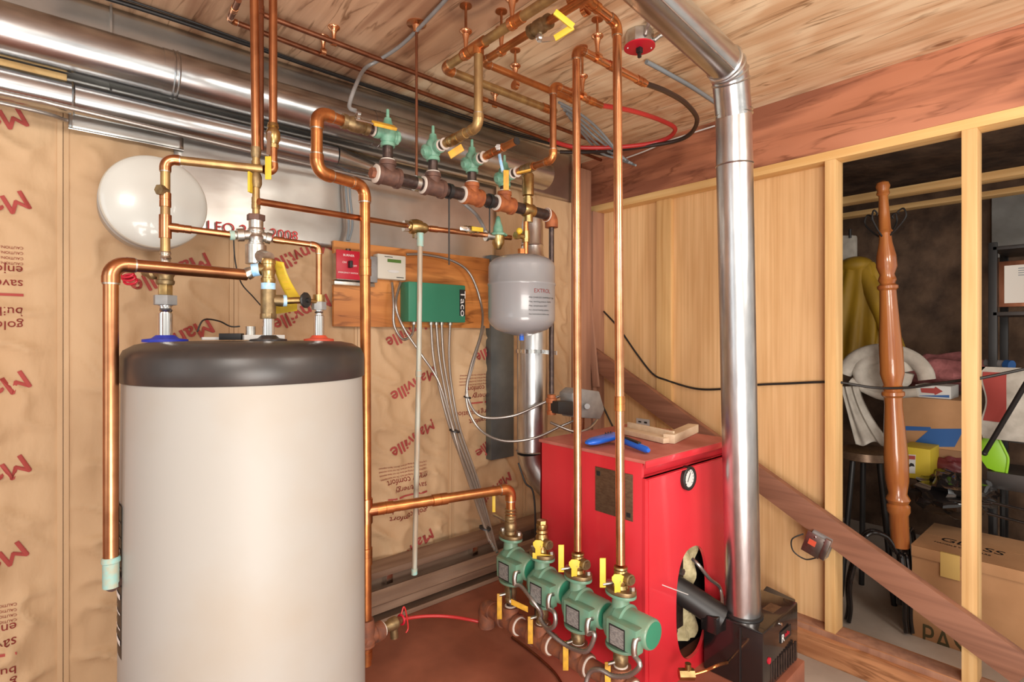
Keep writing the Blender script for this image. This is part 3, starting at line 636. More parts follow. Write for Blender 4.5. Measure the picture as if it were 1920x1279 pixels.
# ---- four green flow check valves
XD, YD = V((1, 0, 0)), V((0, 1, 0))
fv = [(727, 252, -md, 'leftmost green flow check valve on the manifold, outlet pointing left'),
      (812, 280, -YD, 'second green flow check valve from the left on the manifold'),
      (884, 303, -YD, 'third green flow check valve from the left, by the capped copper stub'),
      (944, 330, -YD, 'rightmost green flow check valve, partly behind the amber lever')]
FV = []
for i, (px, py, od, lb) in enumerate(fv):
    base = mpt(tees[i][0]); c = V((base.x, base.y, at(px, py, y=YM).z)); FV.append(c)
    t = thing('flow_check_valve', base + UP * .05, lb, 'valve')
    build('riser_nipple', MB().cyl(base + UP * .04, c - UP * .02, .0175), 'black_iron', t)
    sr = MB().lathe(base + UP * .051, UP, [(0, .019), (.002, .024), (.005, .024), (.007, .019)], 20)
    build('thread_sealant', sr, 'white_sealant', t)
    body = MB().lathe(c - UP * .042, UP, [(0, .018), (0, .024), (.012, .024), (.014, .020), (.025, .026), (.045, .030), (.062, .024), (.07, .022), (.076, .016), (.095, .012), (.097, .006), (.125, .005)], 24)
    build('valve_body', body, 'valve_green', t)
    build('side_outlet', MB().lathe(c, od, [(0, .02), (.03, .019), (.032, .023), (.046, .023), (.047, .015)], 22), 'valve_green', t)
    bd = (md if i == 0 else (-md * .9 + UP * -.35)).normalized()
    build('bonnet', MB().lathe(c - UP * .004, bd, [(0, .02), (.025, .021), (.027, .025), (.036, .025), (.04, .016), (.046, .012)], 10), 'valve_green', t)
    build('outlet_nipple', MB().cyl(c + od * .046, c + od * .078, .0155), 'black_iron', t)
    for k in (.048, .072): build('thread_sealant', MB().lathe(c + od * k, od, [(0, .0165), (.002, .0205), (.005, .0205), (.007, .0165)], 20), 'white_sealant', t)
# ---- ball valve left of flow valve 1, pipe round to the long drop
c = FV[0] - md * .115
t = thing('ball_valve', c, 'bronze ball valve with long amber lever beside the leftmost green flow valve', 'valve')
build('valve_body', lathe_valve(MB(), c, md, .0235, .09), 'dull_brass', t)
lv0 = at(668, 223, y=YM - .05); lv1 = at(740, 240, y=YM - .055)
build('stem_nut', MB().hexp(c, c + (UP * .7 - YD * .5).normalized() * .042, .010), 'chrome', t)
dl = (lv1 - lv0); sd = dl.normalized().cross(V((0, -.6, .8))).normalized()
build('lever_bar', MB().obox(lv0 + dl * .25, dl * .27, sd * .011, sd.cross(dl).normalized() * .0015), 'chrome', t, .0008)
build('lever_grip', MB().obox(lv0 + dl * .72, dl * .3, sd * .014, sd.cross(dl).normalized() * .005), 'amber_grip', t, .002)
s0 = c - md * .045; e1 = at(594, 216, y=YM - .02); e2 = at(592, 322, y=YM - .02); e2.x, e2.y = e1.x, e1.y
s0b = V((s0.x, s0.y, s0.z)); e1.z = s0b.z
e3 = at(684, 350, y=YM + .03); e3.z = e2.z; e4 = V((e3.x, e3.y - .01, at(687, 975, y=YM).z)); e5 = V((e3.x, e3.y - .02, PAD + .16))
t = pipe_run('copper_pipe', 'thick orange copper pipe with an S bend, dropping in front of the plywood board', 'pipe', [s0b, e1, e2, e3, e4], .0172, m='orange_copper', brad=2.1, coup=[(3, .22)])
t0 = e4
# ---- copper drops from valves 2 and 4 to the ceiling runs
dz = .94
def drop(i, px_el, py_top, label, extra=(), m='stained_copper'):
    s = FV[i] - YD * .078; rx = ray(px_el, 300); yy = s.x / rx.x * rx.y
    return V((s.x, s.y, s.z)), V((s.x, yy, s.z + .004)), yy
s, el, yy = drop(1, 897, 85, '')
zt = H + .93
t = pipe_run('copper_pipe', 'greenish stained copper pipe rising from the second green valve to the ceiling tee', 'pipe', [s, el, V((el.x, el.y, zt))], .0145, m='stained_copper', fm='stained_copper', coup=[(0, .25), (0, .6)])
build('tee', MB().cyl(V((el.x, el.y - .035, zt)), V((el.x, el.y + .035, zt)), .0178).cyl(V((el.x, el.y, zt)), V((el.x, el.y, zt - .03)), .0178), 'orange_copper', t)
r1a, r1b, r1c = V((el.x, at(1003, 9, z=.94).y - .12, zt)), V((el.x, 1.585, zt)), V((1.62, 1.585, zt))
t = pipe_run('copper_pipe', 'copper ceiling run from the upper tee, turning toward the right wall', 'pipe', [r1a, r1b, r1c], .0145, m='stained_copper', fm='orange_copper', coup=[(0, .35), (0, .8), (1, .9)])
xr = 1.17; zt2 = H + .955
t = pipe_run('copper_pipe', 'copper ceiling run beyond the chrome ball valve, parallel to the upper tee run', 'pipe', [V((xr, 1.0, zt2)), V((xr, 1.50, zt2)), V((1.66, 1.50, zt2))], .0125, m='orange_copper', coup=[(1, .93), (0, .45)])
vb = at(1016, 52, z=.955); vb = V((xr, vb.y, zt2))
t = thing('ball_valve', vb, 'ceiling ball valve with bent yellow lever and chrome stem', 'valve')
build('valve_body', lathe_valve(MB(), vb, YD, .022, .085), 'dull_brass', t)
build('stem_nut', MB().hexp(vb, vb - UP * .045, .009).hexp(vb - UP * .03, vb - UP * .038, .014), 'chrome', t)
l0, l1, l2, l3 = at(1018, 75, d=1.50), at(1040, 72, d=1.47), at(1075, 50, d=1.45), at(1040, 22, d=1.44)
for a, b in ((l1, l2), (l2, l3)):
    dd = b - a; sdv = dd.normalized().cross(FW).normalized(); build('lever', MB().obox((a + b) / 2, dd / 2, sdv * .008, sdv.cross(dd).normalized() * .003), 'yellow_grip', t, .0015)
build('lever_arm', MB().obox((l0 + l1) / 2, (l1 - l0) / 2 + RT * .002, UP * .006, FW * .002), 'chrome', t)
# valve 3 stub
s = FV[2] - YD * .078; rx = ray(968, 268); st_e = V((s.x, s.x / rx.x * rx.y, s.z + .01))
t = pipe_run('copper_pipe', 'short capped copper stub leaving the third green valve', 'pipe', [s, st_e], .0125, m='orange_copper', coup=[(0, .2), (0, .5)])
build('open_end', MB().cyl(st_e, st_e - YD * .004, .0132), 'black', t)
hv = s.lerp(st_e, .45)
t = thing('ball_valve', hv, 'valve with blue and amber lever hanging down beside the rightmost green valve', 'valve')
build('stem_nut', MB().hexp(hv, hv - FW * .03, .011), 'chrome', t)
build('lever_bar', MB().tube([hv - FW * .025, at(938, 300, d=1.98), at(943, 322, d=1.97)], .006, 8), 'blue_tape', t)
build('lever_grip', MB().obox(at(949, 338, d=1.96), RT * .010, UP * .036, FW * .004), 'amber_grip', t, .002)
hv2 = FV[1] - YD * .13
t = thing('ball_valve', hv2, 'small ball valve with amber lever underneath, right of the second green valve', 'valve')
build('valve_body', lathe_valve(MB(), hv2, YD, .018, .06), 'brass', t)
a, b = hv2 - UP * .02, at(868, 278, d=1.76)
build('lever', MB().obox(at(855, 284, d=1.77), RT * .022 + UP * .014, (UP - RT * .5).normalized() * .012, FW * .003), 'amber_grip', t, .002)
s = FV[3] - YD * .078; rx = ray(1037, 280); yy = s.x / rx.x * rx.y
z4 = H + .905
t = pipe_run('copper_pipe', 'copper pipe from the rightmost green valve up to the red plastic line', 'pipe', [s, V((s.x, yy, s.z)), V((s.x, yy, z4)), V((s.x + .27, yy, z4))], .0125, m='copper', fm='orange_copper', coup=[(0, .2), (0, .45), (2, .35), (2, .75)])
hv3 = s.lerp(V((s.x, yy, s.z)), .3)
t = thing('ball_valve', hv3, 'ball valve with flat amber lever, right of the rightmost green valve', 'valve')
build('valve_body', lathe_valve(MB(), hv3, YD, .018, .06), 'dull_brass', t)
build('lever', MB().obox(at(982, 322, d=1.97), RT * .026 + UP * .006, FW * .009, UP * .003), 'amber_grip', t, .001)
rs = V((s.x + .27, yy, z4)); hz = lambda px, py, z: at(px, py, z=z)
t = cable('red_plastic_pipe', 'red plastic water pipe looping under the ceiling', 'pipe', [rs, hz(1185, 208, .95), hz(1240, 226, 1.0), hz(1266, 243, 1.0), hz(1240, 264, .98), hz(1170, 275, .96), hz(1080, 276, .96), hz(1030, 262, .97)], .0105, 'red_pex', ribbed=False)
# ---- runs 3 and 4: the two long bright copper pipes in front of the boiler
XP = 1.35; PY = [1.555, 1.385, 1.215, 1.04]; PZ = [.575, .555, .54, .55]
a = at(1083, 1020, x=XP); b = at(1079, 90, x=XP); t3 = V((XP, PY[2] + .008, H + .957))
x3e = at(1212, 155, y=1.22).x
t = pipe_run('copper_pipe', 'left one of the two long bright copper pipes in front of the red boiler', 'pipe', [V((XP, PY[2], PZ[2] + .17)), t3, V((x3e, t3.y, t3.z))], .0133, m='bright_copper', fm='copper', coup=[(1, .45), (1, .9)])
bs = V((x3e, t3.y, t3.z))
cable('black_plastic_pipe', 'black plastic water pipe looping under the ceiling', 'pipe', [bs, hz(1250, 172, .97), hz(1288, 196, .985), hz(1307, 228, .985), hz(1280, 260, .97), hz(1200, 276, .96), hz(1110, 285, .97), hz(1050, 285, .98)], .0105, 'black_pex', ribbed=False)
t4 = V((XP, PY[3] + .014, H + .965))
t = pipe_run('copper_pipe', 'right one of the two long bright copper pipes in front of the red boiler', 'pipe', [V((XP, PY[3], PZ[3] + .17)), t4, V((xr, t4.y - .01, H + .975)), ], .0140, m='bright_copper', fm='orange_copper', coup=[(0, .30), (1, .6)])
k = V((xr, t4.y - .01, H + .975))
t = thing('tee_fitting', k, 'copper tee cluster at the top edge where the ceiling runs meet', 'pipe fitting')
build('tee', MB().cyl(k - YD * .05, k + YD * .04, .0175).cyl(k, k + XD * .04, .0175), 'orange_copper', t)
build('tee_branch', MB().cyl(k, k + UP * .06, .014), 'copper', t)
# ---- two long ceiling mains parallel to wall A
for (x0_, y0_), (x1_, y1_), lb in (((478, 22), (1040, 237), 'upper one of the two long thin copper mains under the dark ceiling'), ((520, 72), (1035, 265), 'lower one of the two long thin copper mains, nearer the wall')):
    a, b = at(x0_, y0_, z=1.035), at(x1_, y1_, z=1.035); b = b + (b - a).normalized() * .5
    b.x = min(b.x, 2.5)
    pts = [a, b] if x0_ < 500 else [at(447, 0, z=1.02), at(430, 38, z=1.035), b]
    pipe_run('copper_pipe', lb, 'pipe', pts, .0092, m='dark_copper', fm='copper', coup=[(0, .5)])
# hangers
hang = [(626, 80, 1.035, .0092, 'upper main, left of the rod'), (606, 97, 1.035, .0092, 'lower main, left of the rod'), (928, 197, 1.035, .0092, 'upper main, right of the rod'),
        (952, 40, .93, .0145, 'upper tee run, near the top edge'), (866, 98, .93, .0145, 'upper tee run, at its bend'), (940, 96, .955, .0125, 'run beyond the chrome valve, at its bend'),
        (966, 160, .955, .0125, 'run beyond the chrome valve, further along'), (1120, 108, .957, .0133, 'pipe that becomes the black plastic line'), (1092, 180, .905, .0125, 'pipe that becomes the red plastic line'), (1098, 18, .975, .014, 'tee cluster at the top edge')]
for px, py, z, r, lb in hang:
    p = at(px, py, z=z)
    if 'tee run' in lb: p.x = el.x
    t = thing('pipe_hanger', p, 'small copper bell hanger holding the ' + lb, 'hanger', 'copper bell hangers on the ceiling')
    hgt = ZC - p.z; q = V((p.x, p.y, ZC))
    if hgt > .09: q = V((p.x, p.y, p.z + .075)); build('hanger_rod', MB().cyl(q, V((p.x, p.y, ZC)), .0045, n=10), 'copper', t); build('ceiling_flange', MB().cyl(V((p.x, p.y, ZC - .004)), V((p.x, p.y, ZC)), .02), 'copper', t); hgt = .075
    build('bell', MB().lathe(q, -UP, [(0, .021), (.003, .021), (.006, .019), (.012, .012), (hgt * .4, .008), (max(hgt - r * 1.25, .02), .006)], 20), 'bright_copper', t)
    dr = XD if 'main' in lb or 'plastic' in lb or 'further' in lb else YD
    build('split_ring', MB().lathe(p - dr * .008, dr, [(0, r * 1.05), (0, r * 1.32), (.016, r * 1.32), (.016, r * 1.05)], 20), 'bright_copper', t)
# ---- red round heat detector / emergency switch
c = at(1199, 115, z=.985)
t = thing('emergency_switch', V((c.x, c.y, c.z)), 'red round emergency switch plate on a galvanised ceiling box', 'switch')
zr = ZC
build('octagon_box', MB().lathe(V((c.x, c.y, ZC)), -UP, [(0, .046), (.004, .05), (.05, .05), (.052, .046)], 10), 'galvanised', t, .001)
build('cover_plate', MB().lathe(V((c.x, c.y, ZC - .052)), -UP, [(0, .055), (.004, .055), (.005, .052)], 40), 'red_plastic', t)
for sg in (-1, 1): build('screw', MB().ball(V((c.x, c.y, ZC - .057)) + RT * .042 * sg, .004), 'chrome', t)
build('toggle', MB().box((c.x - .009, c.y - .009, ZC - .075), (c.x + .009, c.y + .009, ZC - .056)).box((c.x - .005, c.y - .006, ZC - .092), (c.x + .005, c.y + .006, ZC - .07)), 'black', t, .002)
for px, py, lb in ((1216, 45, 'flexible conduit curving up from the left side of the red ceiling switch'), (1250, 62, 'flexible conduit curving up from the right side of the red ceiling switch')):
    e_ = at(px, py, z=1.075); s_ = V((c.x, c.y, ZC - .03)) + (e_ - V((c.x, c.y, ZC))).normalized() * .05
    cable('flexible_conduit', lb, 'conduit', [s_, s_.lerp(e_, .5) + UP * .004, e_, e_ + (e_ - s_).normalized() * .1], .0075)
cable('flexible_conduit', 'grey conduit from the red ceiling switch toward the stovepipe', 'conduit', [at(1212, 116, z=1.07), at(1235, 128, z=1.07), at(1260, 142, z=1.07), at(1300, 165, z=1.07), at(1345, 195, z=1.07), at(1370, 212, z=1.07)], .009, 'grey_cable', ribbed=False)
cable('conduit_pipe', 'grey conduit sweeping across the dark ceiling to the long amber lever valve', 'conduit', [at(850, -20, z=1.07), at(828, 8, z=1.07), at(760, 78, z=1.06), at(715, 110, z=1.04), at(685, 128, z=1.0), at(668, 158, y=1.72), at(655, 198, y=1.68), FV[0] - md * .115 + UP * .045], .0068, 'grey_box', ribbed=False)
for k in range(5):
    cable('grey_cable', 'grey plastic cable in the bunch hanging from the ceiling behind the two long copper pipes', 'cable',
          [at(1048 + 5 * k, 192 + 7 * k, z=.98 + .015 * (k % 3)), at(1085 + 3 * k, 212 + 11 * k, z=.98 + .02 * (k % 3)), at(1118 + 2 * k, 238 + 12 * k, z=.97 + .02 * (k % 2)), at(1146 + 3 * k, 270 + 7 * k, z=.93 + .015 * (k % 3)), at(1168 + 6 * k, 298 + 3 * k, z=.87 + .01 * (k % 2))], .006, 'grey_cable', ribbed=False, group='grey cables bunched at the ceiling corner')
cable('white_cable', 'thin white cable stapled along the ceiling and beam corner', 'cable', [at(1175, 296, x=2.56), at(1210, 283, x=2.56), at(1260, 262, x=2.56), at(1340, 236, x=2.57)], .004, 'white_card', ribbed=False)

# ================================================================ STOVEPIPE
fb = V((1.916, .93, .418)); ft = V((1.795, .905, H + .75))
t = thing('stovepipe', fb, 'tall shiny galvanised stovepipe rising from the black burner to the ceiling', 'stovepipe')
dU = (ft - fb).normalized()
mid = fb.lerp(ft, .93)
build('lower_section', MB().cyl(fb, mid, .0595, n=48), 'galvanised_upright', t)
build('upper_section', MB().cyl(mid - dU * .02, ft, .0585, n=48), 'galvanised_upright', t)
bd = MB()
p = fb.lerp(ft, .905); bd.lathe(p, dU, [(0, .0595), (.003, .0625), (.006, .0595)], 48)
build('bead', bd, 'galvanised_upright', t)
e0 = at(1368, 128, d=1.80); f0 = at(1234, 0, d=1.50); f1 = f0 + (f0 - e0) * 2.2
f1.z = min(f1.z, ZC - .06); f0.z = min(f0.z, ZC - .06)
Ar, _ = arc(ft.lerp(e0, .78) , ft, e0 * .5 + f0 * .5, .1)
ctr = e0; A9, tl = arc(ctr, ft, f0, .075, 6)
build('elbow', MB().tube([ft] + A9, .058, 48), 'galvanised', t, sharp=25)
gb = MB()
for kk, q_ in enumerate(A9[::2]):
    dd = ((A9[min(kk * 2 + 1, 6)] - A9[max(kk * 2 - 1, 0)])).normalized(); gb.lathe(q_ - dd * .003, dd, [(0, .058), (.003, .062), (.006, .058)], 48)
gb.lathe(ft, dU, [(0, .058), (.003, .063), (.006, .058)], 48).lathe(ft + dU * .012, dU, [(0, .058), (.003, .0625), (.006, .058)], 48)
build('elbow_bead', gb, 'galvanised_upright', t)
build('horizontal_section', MB().cyl(A9[-1], f1, .056, n=48), 'galvanised', t)
dd = (f1 - A9[-1]).normalized(); build('long_seam', MB().cyl(A9[-1] - dd.cross(YD).normalized() * 0 + V((0, -.038, -.04)), f1 + V((0, -.038, -.04)), .0025, n=8), 'galvanised_upright', t)
# ================================================================ PLYWOOD BOARD AND CONTROLS
t = thing('mounting_board', (1.37, 2.23, H + .04), 'orange knotty plywood board screwed across the kraft insulation', 'board')
YB = 2.205
build('board', MB().box((.935, YB, H + .040), (1.80, YB + .018, H + .40)), 'board_wood', t, .002)
def onb(px, py, dep=0.0): return at(px, py, y=YB - dep)
# red emergency switch box
a, b = onb(630, 526, .06), onb(678, 470, .06)
t = thing('switch_box', (a.x, YB, a.z), 'red burner switch plate with black toggle on the left of the board', 'switch')
a = V((a.x, 0, onb(654, 524, .06).z)); b = V((b.x, 0, onb(654, 470, .06).z))
build('metal_box', MB().box((a.x + .008, YB - .058, a.z - .002), (b.x - .008, YB, b.z - .01)), 'nickel', t, .003)
build('cover_plate', MB().box((a.x, YB - .063, a.z), (b.x, YB - .058, b.z)), 'red_plastic', t, .002)
mx_ = (a.x + b.x) / 2; mz = (a.z + b.z) / 2
build('toggle', MB().box((mx_ - .006, YB - .085, mz - .012), (mx_ + .006, YB - .06, mz + .016)), 'black', t, .002)
TXW = lambda x, y, z: Matrix.Translation((x, y, z)) @ Matrix.Rotation(PI / 2, 4, 'X')
build('printed_words', MB().text('BURNER', .013, TXW(mx_ - .027, YB - .0635, mz + .035)).text('EMERGENCY SWITCH', .0088, TXW(mx_ - .048, YB - .0635, mz - .036)).text('ON', .011, TXW(mx_ - .030, YB - .0635, mz + .006)).text('OFF', .011, TXW(mx_ + .014, YB - .0635, mz - .006)), 'white_print', t, loose=True)
build('cable_clamp', MB().cyl((mx_ + .01, YB - .03, b.z - .012), (mx_ + .01, YB - .03, b.z + .012), .011, n=12), 'black_iron', t)
# grey junction box between
a2 = onb(690, 522, .05)
t = thing('junction_box', (a2.x, YB, a2.z), 'small grey steel junction box between the red switch and the thermostat', 'electrical box')
build('box_body', MB().box((b.x + .004, YB - .05, a.z - .004), (onb(708, 500, .05).x, YB, b.z - .012)), 'grey_box', t, .003)
build('box_base', MB().box((a.x + .004, YB - .035, a.z - .022), (onb(706, 500, .05).x, YB, a.z - .006)), 'nickel', t, .002)
# thermostat
a, b = onb(707, 526, .04), onb(760, 476, .04); a.z = onb(733, 524, .04).z; b.z = onb(733, 478, .04).z
t = thing('boiler_control', (a.x, YB, a.z), 'ivory boiler control with green display in the middle of the board', 'thermostat')
build('housing', MB().box((a.x, YB - .045, a.z), (b.x, YB, b.z)), 'ivory', t, .005)
wd, ht = b.x - a.x, b.z - a.z
build('display', MB().box((a.x + wd * .34, YB - .0465, a.z + ht * .69), (a.x + wd * .82, YB - .044, a.z + ht * .82)), 'lcd_green', t)
build('button_strip', MB().lathe((a.x + wd * .55, YB - .045, a.z + ht * .33), -YD, [(0, .007), (.002, .0065)], 20, sx=4.2), 'white_card', t)
build('brand_marks', MB().box((a.x + wd * .24, YB - .0462, a.z + ht * .89), (a.x + wd * .52, YB - .044, a.z + ht * .915)).box((a.x + wd * .66, YB - .0462, a.z + ht * .08), (a.x + wd * .92, YB - .044, a.z + ht * .11)), 'black', t, loose=True)
# green relay box
dp = .075
a, b = onb(766, 608, dp), onb(873, 530, dp); a.z = onb(815, 604, dp).z; b.z = onb(815, 531, dp).z
t = thing('relay_box', (a.x, YB, a.z), 'green zone relay box with black stripe label on the board', 'electrical box')
build('housing', MB().box((a.x, YB - dp, a.z), (b.x, YB, b.z)), 'box_green', t, .006)
cx = a.x + (b.x - a.x) * .14
build('front_ridge', MB().cyl((cx, YB - dp - .001, a.z + .004), (cx, YB - dp - .001, b.z - .004), .006, n=12), 'box_green', t)
wd, ht = b.x - a.x, b.z - a.z
build('black_label', MB().box((b.x - wd * .115, YB - dp - .0012, a.z + ht * .18), (b.x - .004, YB - dp + .001, a.z + ht * .88)), 'black', t)
RV = Matrix.Translation((b.x - wd * .095, YB - dp - .0018, a.z + ht * .85)) @ Matrix.Rotation(PI / 2, 4, 'Y') @ Matrix.Rotation(PI / 2, 4, 'X') @ Matrix.Diagonal((1.55, 1.0, 1, 1)) @ Matrix.Shear('YZ', 4, (0, 0))
lb_ = MB().text('Taco', .040, RV)
build('logo_letters', lb_, 'white_print', t, loose=True)
cn = []
for k, px in enumerate((776, 808, 818, 828, 844)):
    q = onb(px, 609, dp * .6); q.z = a.z; cn.append(q)
    build('cable_connector', MB().cyl(q + UP * .004, q - UP * .012, .011, n=14), 'nickel', t)
# conduits down from relay box to the pumps
ends = [(922, 1020), (925, 1026), (928, 1032), (932, 1036)]
mids = [((812, 665), (822, 720), (843, 800)), ((823, 665), (832, 720), (849, 800)), ((831, 665), (839, 720), (855, 800)), ((842, 665), (846, 720), (861, 800))]
for k in range(4):
    e_ = ends[k]; mm = mids[k]
    cable('flexible_conduit', 'flexible metal conduit in the bundle running from the green relay box down to the pumps', 'conduit',
          [cn[k + 1], at(*mm[0], y=2.14), at(*mm[1], y=2.10), at(*mm[2], y=2.02), at(880 + 5 * k, 900, y=1.86), at(e_[0], e_[1], y=1.60 + .0 * k)], .0055, group='conduits from the relay box to the pumps')
cable('flexible_conduit', 'conduit looping from the thermostat to the left end of the green relay box', 'conduit', [onb(735, 530, .03), onb(738, 570, .06), onb(739, 610, .06), onb(755, 636, .06), onb(772, 628, .06), cn[0] - UP * .01], .0055)
cable('flexible_conduit', 'conduit crossing from the thermostat down into the bundle of pump conduits', 'conduit', [onb(751, 530, .03), onb(742, 572, .08), onb(757, 615, .08), at(790, 665, y=2.08), at(822, 715, y=2.06), at(845, 790, y=1.98), at(868, 870, y=1.88), at(918, 1015, y=1.61)], .0055)
cable('flexible_conduit', 'conduit arching over the board and looping to the grey aquastat', 'conduit', [onb(762, 477, .03), onb(800, 478, .03), onb(850, 490, .04), onb(882, 515, .05), onb(902, 570, .07), at(903, 620, y=2.05), at(882, 690, y=2.02), at(876, 740, y=2.0), at(900, 780, y=1.98), at(960, 780, y=1.88), at(1020, 755, y=1.80), at(1075, 732, y=1.70)], .0058)
cable('flexible_conduit', 'lower conduit loop sagging beside the boiler top to the grey aquastat', 'conduit', [at(908, 612, y=2.08), at(888, 680, y=2.03), at(874, 745, y=2.0), at(895, 800, y=1.96), at(940, 826, y=1.86), at(1000, 822, y=1.76), at(1050, 800, y=1.70), at(1085, 785, y=1.67)], .0055)
for px, yw, lb in ((655, 2.18, 'left of a pair of cables dropping to the red switch box'), (648, 2.185, 'right of a pair of cables dropping to the red switch box')):
    cable('power_cable', lb, 'cable', [at(px, 300, y=yw), at(px + 1, 360, y=yw), at(px + 6, 420, y=yw), V((mx_ + .012 - (655 - px) * .001, YB - .03, H + .40))], .005, 'grey_cable', ribbed=False)
cable('power_cable', 'grey conduit bending down behind the iron manifold to the brass pressure valve', 'cable', [at(838, 350, y=1.9), at(868, 380, y=1.86), at(895, 405, y=1.82), at(913, 440, y=1.76)], .0075, 'grey_box', ribbed=False)

# ================================================================ WATER MAKE-UP LINE
a = at(485, 378, y=1.575); b = at(772, 425, y=1.78); c = at(958, 446, y=1.72)
t = pipe_run('copper_pipe', 'thin copper feed line running right from the mixing valve stack', 'pipe', [a, b], .0095, m='copper', coup=[(0, .97)])
t = pipe_run('copper_pipe', 'copper feed line between the brass tee and the pressure valve', 'pipe', [b, c], .0105, m='copper', coup=[(0, .2), (0, .6)])
p = at(780, 426, y=1.775)
t = thing('backflow_valve', p, 'round brass backflow valve on the feed line above the stained drip pipe', 'valve')
dd = (c - b).normalized()
build('valve_body', MB().lathe(p - dd * .045, dd, [(0, .014), (.01, .02), (.02, .02), (.022, .026), (.045, .030), (.065, .026), (.067, .02), (.08, .02), (.09, .014)], 24), 'brass', t)
build('union_ring', MB().hexp(p - dd * .05, p - dd * .032, .022), 'nickel', t)
build('outlet', MB().cyl(p, p - UP * .04, .014), 'dull_brass', t)
bt = at(777, 1076, d=2.0); tp = at(788, 437, d=2.02)
t = pipe_run('drip_pipe', 'pale oxidised copper drip pipe hanging in front of the green relay box', 'pipe', [V((p.x, p.y, p.z - .035)), tp + UP * -.01, at(785, 700, d=2.0), bt], .0095, m='patina_copper', cuff='patina', fm='patina_copper')
build('patina_collar', MB().cyl(tp, tp - UP * .05, .0125), 'patina', t)
build('pipe_tip', MB().cyl(bt + UP * .02, bt - UP * .002, .011), 'patina', t)
p = at(883, 432, y=1.745)
t = thing('ball_valve', p, 'ball valve with chrome and yellow lever on the feed line', 'valve')
build('valve_body', lathe_valve(MB(), p, dd, .0165, .06), 'dull_brass', t)
build('lever_bar', MB().obox(at(872, 429, y=1.72), dd * .022, UP * .008, YD * .0015), 'chrome', t, .0008)
build('lever_grip', MB().obox(at(895, 430, y=1.715), dd * .025, UP * .0085, YD * .003), 'yellow_grip', t, .001)
p = at(934, 445, y=1.72)
t = thing('pressure_valve', p, 'pressure reducing valve with green cone top, left of the grey tank', 'valve')
build('spring_dome', MB().lathe(p + UP * .012, UP, [(0, .032), (.004, .032), (.006, .022), (.03, .019), (.05, .012), (.07, .008), (.075, .003)], 22), 'valve_green', t)
build('flange', MB().lathe(p + UP * .006, UP, [(0, .038), (.006, .038)], 8), 'valve_green', t)
build('valve_body', MB().lathe(p + UP * .006, -UP, [(0, .026), (.03, .026), (.045, .018), (.055, .012)], 22), 'brass', t)
build('side_port', MB().lathe(p - dd * .06, dd, [(0, .012), (0, .021), (.010, .021), (.011, .014), (.06, .014)], 20), 'nickel', t)
# ---- brass air scoop, relief valve
p = at(979, 345, y=YM)
t = thing('air_eliminator', V((xp.x, YM, xp.z + .05)), 'tall brass air eliminator standing on the iron manifold', 'air vent')
build('canister', MB().lathe(V((xp.x, YM, xp.z + .045)), UP, [(0, .014), (.012, .016), (.016, .024), (.10, .0245), (.108, .020), (.112, .010), (.13, .009)], 28), 'brass', t)
rp0 = V((xp.x - .012, YM, xp.z - .05)); rp1 = V((rp0.x, YM, H + .32))
t = pipe_run('copper_pipe', 'short copper drop from the air eliminator to the grey tank top', 'pipe', [rp0, rp1], .0105, m='orange_copper', coup=[(0, .3)])
build('brass_cross', MB().cyl(V((rp0.x, YM, H + .385)), V((rp0.x, YM, H + .43)), .016).cyl(V((rp0.x - .05, YM, H + .407)), V((rp0.x, YM, H + .407)), .011).hexp(V((rp0.x - .058, YM, H + .407)), V((rp0.x - .04, YM, H + .407)), .016), 'brass', t)
build('yellow_cap', MB().ball(V((rp0.x - .045, YM - .01, H + .425)), .013), 'yellow_grip', t)
# ---- grey expansion tank
ec = at(978, 550, y=YM); er = .1365; zt_, zb_ = at(978, 476, y=YM).z, at(978, 630, y=YM).z
L = zt_ - zb_
t = thing('expansion_tank', V((ec.x, YM, zb_)), 'glossy grey steel expansion tank hanging below the iron manifold', 'expansion tank')
hh = L * .5
prof = [(0, .012), (.002, .03), (.012, .07), (.026, .105), (.045, er - .010), (.062, er - .001), (.075, er), (hh + .035, er), (hh + .037, er + .0025), (hh + .045, er + .0025), (hh + .047, er)]
build('shell', MB().lathe(V((ec.x, YM, zb_)), UP, prof + [(L - .055, er), (L - .04, er - .004), (L - .025, er - .02), (L - .012, er - .05), (L - .002, .03), (L, .001)], 64), 'grey_tank', t, sharp=60)
build('top_nipple', MB().hexp(V((ec.x, YM, zt_ - .01)), V((ec.x, YM, zt_ + .02)), .016), 'orange_copper', t)
build('air_valve_cap', MB().cyl(V((ec.x, YM, zb_ + .004)), V((ec.x, YM, zb_ - .018)), .010), 'blue_plastic', t)
cd = (V((0, 0, 0)) - V((ec.x, YM, 0))).normalized(); a0 = math.atan2(cd.y, cd.x) + .35
def tfn(p): 
    g = a0 + p.x / er; return V((ec.x + (er + .0008) * math.cos(g), YM + (er + .0008) * math.sin(g), zb_ + L * .5 + p.z))
tt_ = MB().text('EXTROL', .022, Matrix.Translation((0, 0, 0)) @ Matrix.Rotation(PI / 2, 4, 'X'), fn=tfn)
build('red_logo', tt_, 'print_red', t, loose=True)
t2 = MB()
for k, s_ in enumerate(['PRE-CHARGED DIAPHRAGM TANK', 'Max. working pressure 100 PSI', 'Max. temperature 240 F', 'For closed heating systems', 'See instructions before use']): t2.text(s_, .0085, Matrix.Translation((-.02, 0, -.022 - .016 * k)) @ Matrix.Rotation(PI / 2, 4, 'X'), fn=tfn)
build('small_print', t2, 'black', t, loose=True)
